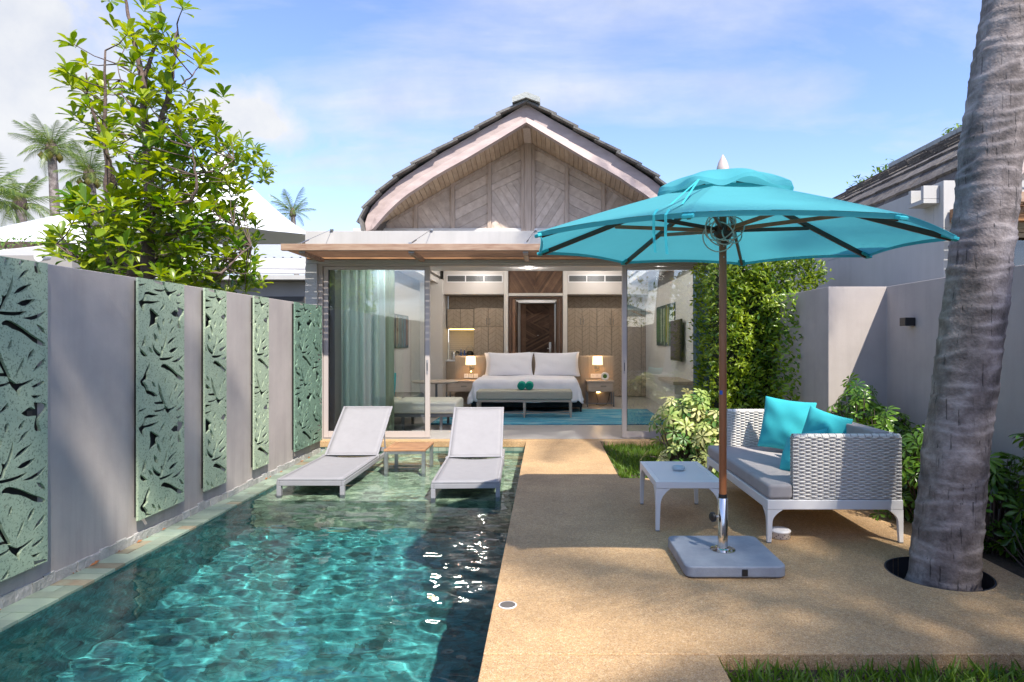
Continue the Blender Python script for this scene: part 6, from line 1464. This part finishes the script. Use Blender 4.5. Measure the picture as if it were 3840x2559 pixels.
PT = [(2.38,3.83,-.26,.215),(2.40,3.83,-.03,.192),(2.44,3.83,.35,.180),(2.475,3.83,.73,.176),(2.523,3.83,1.10,.172),(2.58,3.83,1.555,.172),(2.632,3.82,2.016,.166),(2.70,3.82,2.68,.168),(2.815,3.81,3.47,.165),(3.0,3.8,4.6,.16),(3.35,3.78,6.2,.15),(3.8,3.75,7.8,.14),(4.05,3.75,8.6,.13)]
pt = thing('palm_tree', (2.38,3.83,-.26), 'thick ringed grey palm trunk leaning right out of a round pit in the deck', 'palm tree')
scar = []; vs = []; fs = []; nseg = 40; zs_ = []
z = -.26; zst = []
while z < 8.6:
    zst.append(z); z += .012 if z < 3.9 else .06
ringp = []; zr = -.3; random.seed(9)
while zr < 9: ringp.append((zr, ru(.003,.008), ru(-.03,.03), ru(0,6))); zr += ru(.055,.105)
for z in zst:
    i = 0
    while i < len(PT)-2 and PT[i+1][2] < z: i += 1
    a, b = PT[i], PT[i+1]; t = (z-a[2])/(b[2]-a[2]); cx, cy, r = (a[j]+(b[j]-a[j])*t for j in (0, 1, 3))
    for k in range(nseg):
        th = 2*pi*k/nseg; rr = r; sc_ = 0
        for (q, am, tl, ph) in ringp:
            if abs(q-z) < .14:
                dz = z-(q+tl*cos(th-ph)+.012*sin(th*3+ph)); rr += am*1.3*(math.exp(-(dz/.009)**2) if dz > 0 else math.exp(-(dz/.05)**1.0 if 0 else -abs(dz/.035)))-am*.25; sc_ = max(sc_, .45*math.exp(-(dz/.012)**2)*(.5+.5*sin(th*4+ph*3)))
        rr += .003*sin(th*5+z*3)+.003*sin(th*9-z*11)
        vs.append((cx+rr*cos(th), cy+rr*sin(th), z)); scar.append(sc_)
for j in range(len(zst)-1):
    for k in range(nseg): a = j*nseg+k; b = j*nseg+(k+1) % nseg; fs.append((a, b, b+nseg, a+nseg))
mb = MB(); mb.add(vs, fs); o = mb.build('trunk', M_palmbark, pt, smooth=True); o.data.attributes.new('scar', 'FLOAT', 'POINT').data.foreach_set('value', scar)
random.seed(106)
crown_at(pt, V3((4.05,3.75,8.6)), 2.6, 20)
# distant palms on the left
palm(at(118,345,30), (at(122,600,30).x-.2, 30, -.1), .22, 1.75, 24, 'coconut palm with drooping fronds at the far left, right of the frame edge palm')
palm(at(205,405,27), (at(205,600,27).x, 27.5, -.1), .2, 1.55, 22, 'coconut palm half hidden behind the broad-leaved tree')
palm(at(-45,455,18), (at(-30,700,18).x, 18, -.1), .2, 1.55, 22, 'palm at the left frame edge with only its fronds in view')
palm(at(45,470,24), (at(45,700,24).x, 24, -.1), .2, 1.5, 18, 'lower palm crown above the left white membrane roof', nuts=False)
palm(at(672,492,48), (at(676,700,48).x, 48, -.1), .2, 2.1, 16, 'small distant palm beyond the white pavilion roof, left of the villa', nuts=False)
# palms behind the camera whose shade falls on the court
palm((6.9,-5.6,11.6), (8.4,-6.4,-.1), .17, 3.0, 24, 'tall palm behind the camera on the right, seen only by its shade and reflection')
palm((.9,-3.5,11.4), (-.6,-7.2,-.1), .17, 2.4, 15, 'tall palm behind the camera on the left, seen only by its shade and reflection')
# bushes seen only in reflection, over the end wall
random.seed(107)
def bush(name, loc, rx, ry, rz, n, ln, label, m=M_bgleaf, group=None, cat='shrub'):
    s = thing(name, loc, label, cat, group); c = Cloud(); L0 = V3(loc)
    for _ in range(n):
        d = rdir(); r = rnd()**.4*(1+.25*sin(d.x*5+d.z*4)*sin(d.y*6)); p = L0+V3((d.x*rx*r, d.y*ry*r, rz+d.z*rz*r)); c.leaf(p, (d+rdir()*.8), V3((0,0,1)), ln*ru(.7,1.2), ln*.4, min(1, max(0, random.gauss(.4,.25)+.2*d.z)), 'el3', .2, .2)
    c.build('foliage', m, s); MB().tube([L0, L0+V3((0,0,rz))], [.05*rx,.03*rx], 6).build('trunk', M_bark, s); return s
bush('garden_tree', (-2.6,-5.6,0), 1.5, 1.1, 2.0, 1500, .16, 'leafy tree behind the end wall, reflected in the left door glass')
bush('garden_tree', (2.9,-5.8,0), 1.7, 1.2, 2.1, 1500, .16, 'leafy tree behind the end wall, reflected in the right door glass')
# sprigs over the neighbour's roof
for k, (px_, py_, Y, s_, lab) in enumerate(((2052,385,15,.42,'leafy branch rising behind the middle of the neighbouring roof ridge'),(1990,418,16,.34,'spiky light green sprig behind the lower end of the neighbouring roof ridge'),(2212,300,12,.35,'small leafy branch behind the roof ridge beside the palm trunk'))):
    p = at(px_, py_, Y); t_ = thing('garden_tree', (p.x, Y, -.1), lab, 'tree'); MB().tube([(p.x,Y,-.1),(p.x+.1,Y,p.z-1),(p.x,Y,p.z)], [.1,.05,.015], 6).build('trunk', M_bark, t_)
    c = Cloud()
    for _ in range(90 if k != 1 else 60):
        q = p+V3((ru(-1,1)*s_, ru(-.3,.3), ru(-.35,.2)*s_*(2 if k == 1 else 1))); c.leaf(q, V3((ru(-1,1),ru(-.5,.5),ru(-.8,.6) if k != 1 else ru(.2,1))), V3((0,0,1)), .15, .05, rnd(), 'el3', .3, .2)
    c.build('foliage', M_bgleaf, t_)
# ================================================================ white membrane pavilions beyond the left wall
def membrane(name, fn, label, nu=20, nv=12):
    t = thing(name, tuple(fn(.5,.5)), label, 'pavilion'); mb = MB(); mb.grid(fn, nu, nv); o = mb.build('membrane', M_tent, t, smooth=True, fix=False); q = o.modifiers.new('t','SOLIDIFY'); q.thickness = .02; return t
ta, tb_ = at(-160,560,13), at(178,487,16); tc_, td_ = at(-160,600,9.5), at(186,556,12)
pa = membrane('membrane_roof', lambda u, v: (ta.lerp(tb_,u)).lerp(tc_.lerp(td_,u), v)+V3((0,0,-.25*sin(pi*v)*(1-.3*u)-.12*sin(pi*u)*v)), 'low white tensile membrane roof at the far left above the garden wall')
post = at(178,560,11.8)
MB().tube([(post.x,11.8,0),(post.x,11.8,2.2),(at(188,490,11.8).x,11.8,at(188,490,11.8).z)], [.10,.11,.07], 16).build('mast', M_tent, pa, smooth=True)
a, b = at(-60,594,10), at(180,566,11.9); MB().obox(a, b, .12, .14).build('edge_beam', M_white_metal, pa)
MB().tube([at(190,470,11.8), at(340,545,12.5)], .02, 6).build('stay', M_white_metal, pa)
ap = at(505,352,17.5)
def cone(u, v):
    th = 2*pi*u; ct = V3((ap.x, ap.y, 0)); sc = 1/max(abs(cos(th)), abs(sin(th)))**.55; rx, ry = 3.02*sc, 3.6*sc
    k = (1-v)**1.55; zb_ = 4.18-.22*(1-abs(cos(2*th)))-0.0
    return V3((ct.x+rx*v*cos(th), ct.y+ry*v*sin(th)*.9, zb_+(ap.z-zb_)*k))
pb = membrane('membrane_roof', cone, 'large white peaked membrane pavilion behind the broad-leaved tree', 48, 14)
MB().tube([(ap.x,ap.y,0),(ap.x,ap.y,ap.z)], .12, 12).build('mast', M_white_metal, pb)
Yp = 14.4
MB().box(XX(430,Yp),XX(733,Yp)+.0,Yp,Yp+.05,ZZ(596,Yp),ZZ(563,Yp)).build('valance', mat('grey_white_sheet', (.42,.45,.50), .5), pb)
for k in range(14): MB().box(XX(450+k*20,Yp)-.02,XX(450+k*20,Yp)+.02,Yp-.015,Yp-.001,ZZ(594,Yp)-.02,ZZ(594,Yp)+.02).build('bolt', M_metal_g, pb)
for yq, r in ((603,.07),(614,.09),(626,.06)): MB().tube([at(200,yq-4,Yp-.4), at(738,yq,Yp-.1)], r, 10).build('tube_beam', M_white_metal, pb, smooth=True)
for px_ in (250, 440, 700): MB().tube([(XX(px_,Yp),Yp+.2,0),(XX(px_,Yp),Yp+.2,ZZ(600,Yp))], .08, 10).build('post', M_white_metal, pb)
# flat roofed outbuilding behind the wall
Yo = 11.6
ob = thing('outbuilding', (XX(560,Yo), Yo, 0), 'low flat-roofed building with white fascia between the tree and the villa', 'building')
MB().box(XX(380,Yo),XX(715,Yo),Yo-.3,Yo+4,ZZ(647,Yo),ZZ(637,Yo)).build('fascia', M_plaster_w, ob); MB().box(XX(390,Yo),XX(710,Yo),Yo,Yo+3.8,0,ZZ(648,Yo)).build('wall', M_plaster_g, ob)
MB().box(XX(600,Yo),XX(700,Yo),Yo-.03,Yo-.001,.1,ZZ(683,Yo)).build('window', M_trim_d, ob)
Yo = 9.6
ob2 = thing('outbuilding', (XX(60,Yo), Yo, 0), 'brownish grey service wall with a dark planted ledge under the left membrane roof', 'building')
MB().box(XX(-200,Yo),XX(165,Yo),Yo,Yo+.2,0,ZZ(588,Yo)).build('wall', M_plaster_g, ob2)
bx = at(110,592,9.4); MB().tube([bx, bx+V3((.0,-.18,-.02))], [.05,.07], 14).build('spotlight', M_plastic_w, ob2)
random.seed(108)
c = Cloud(); hd = thing('hedge', (XX(60,12.5),12.5,0), 'dark green hedge under the left membrane roof', 'hedge')
for _ in range(1700): c.leaf(V3((ru(XX(-150,12.5),XX(400,12.5)),12.5+ru(-.3,.3),ru(1.2,ZZ(548,12.5)))), rdir(), V3((0,0,1)), .12, .05, rnd()*.7, 'el3', .2, .2)
c.build('foliage', M_bgleaf, hd); MB().box(XX(-150,12.6),XX(400,12.6),12.6,12.9,0,ZZ(556,12.6)).build('inner_twigs', M_soil, hd)
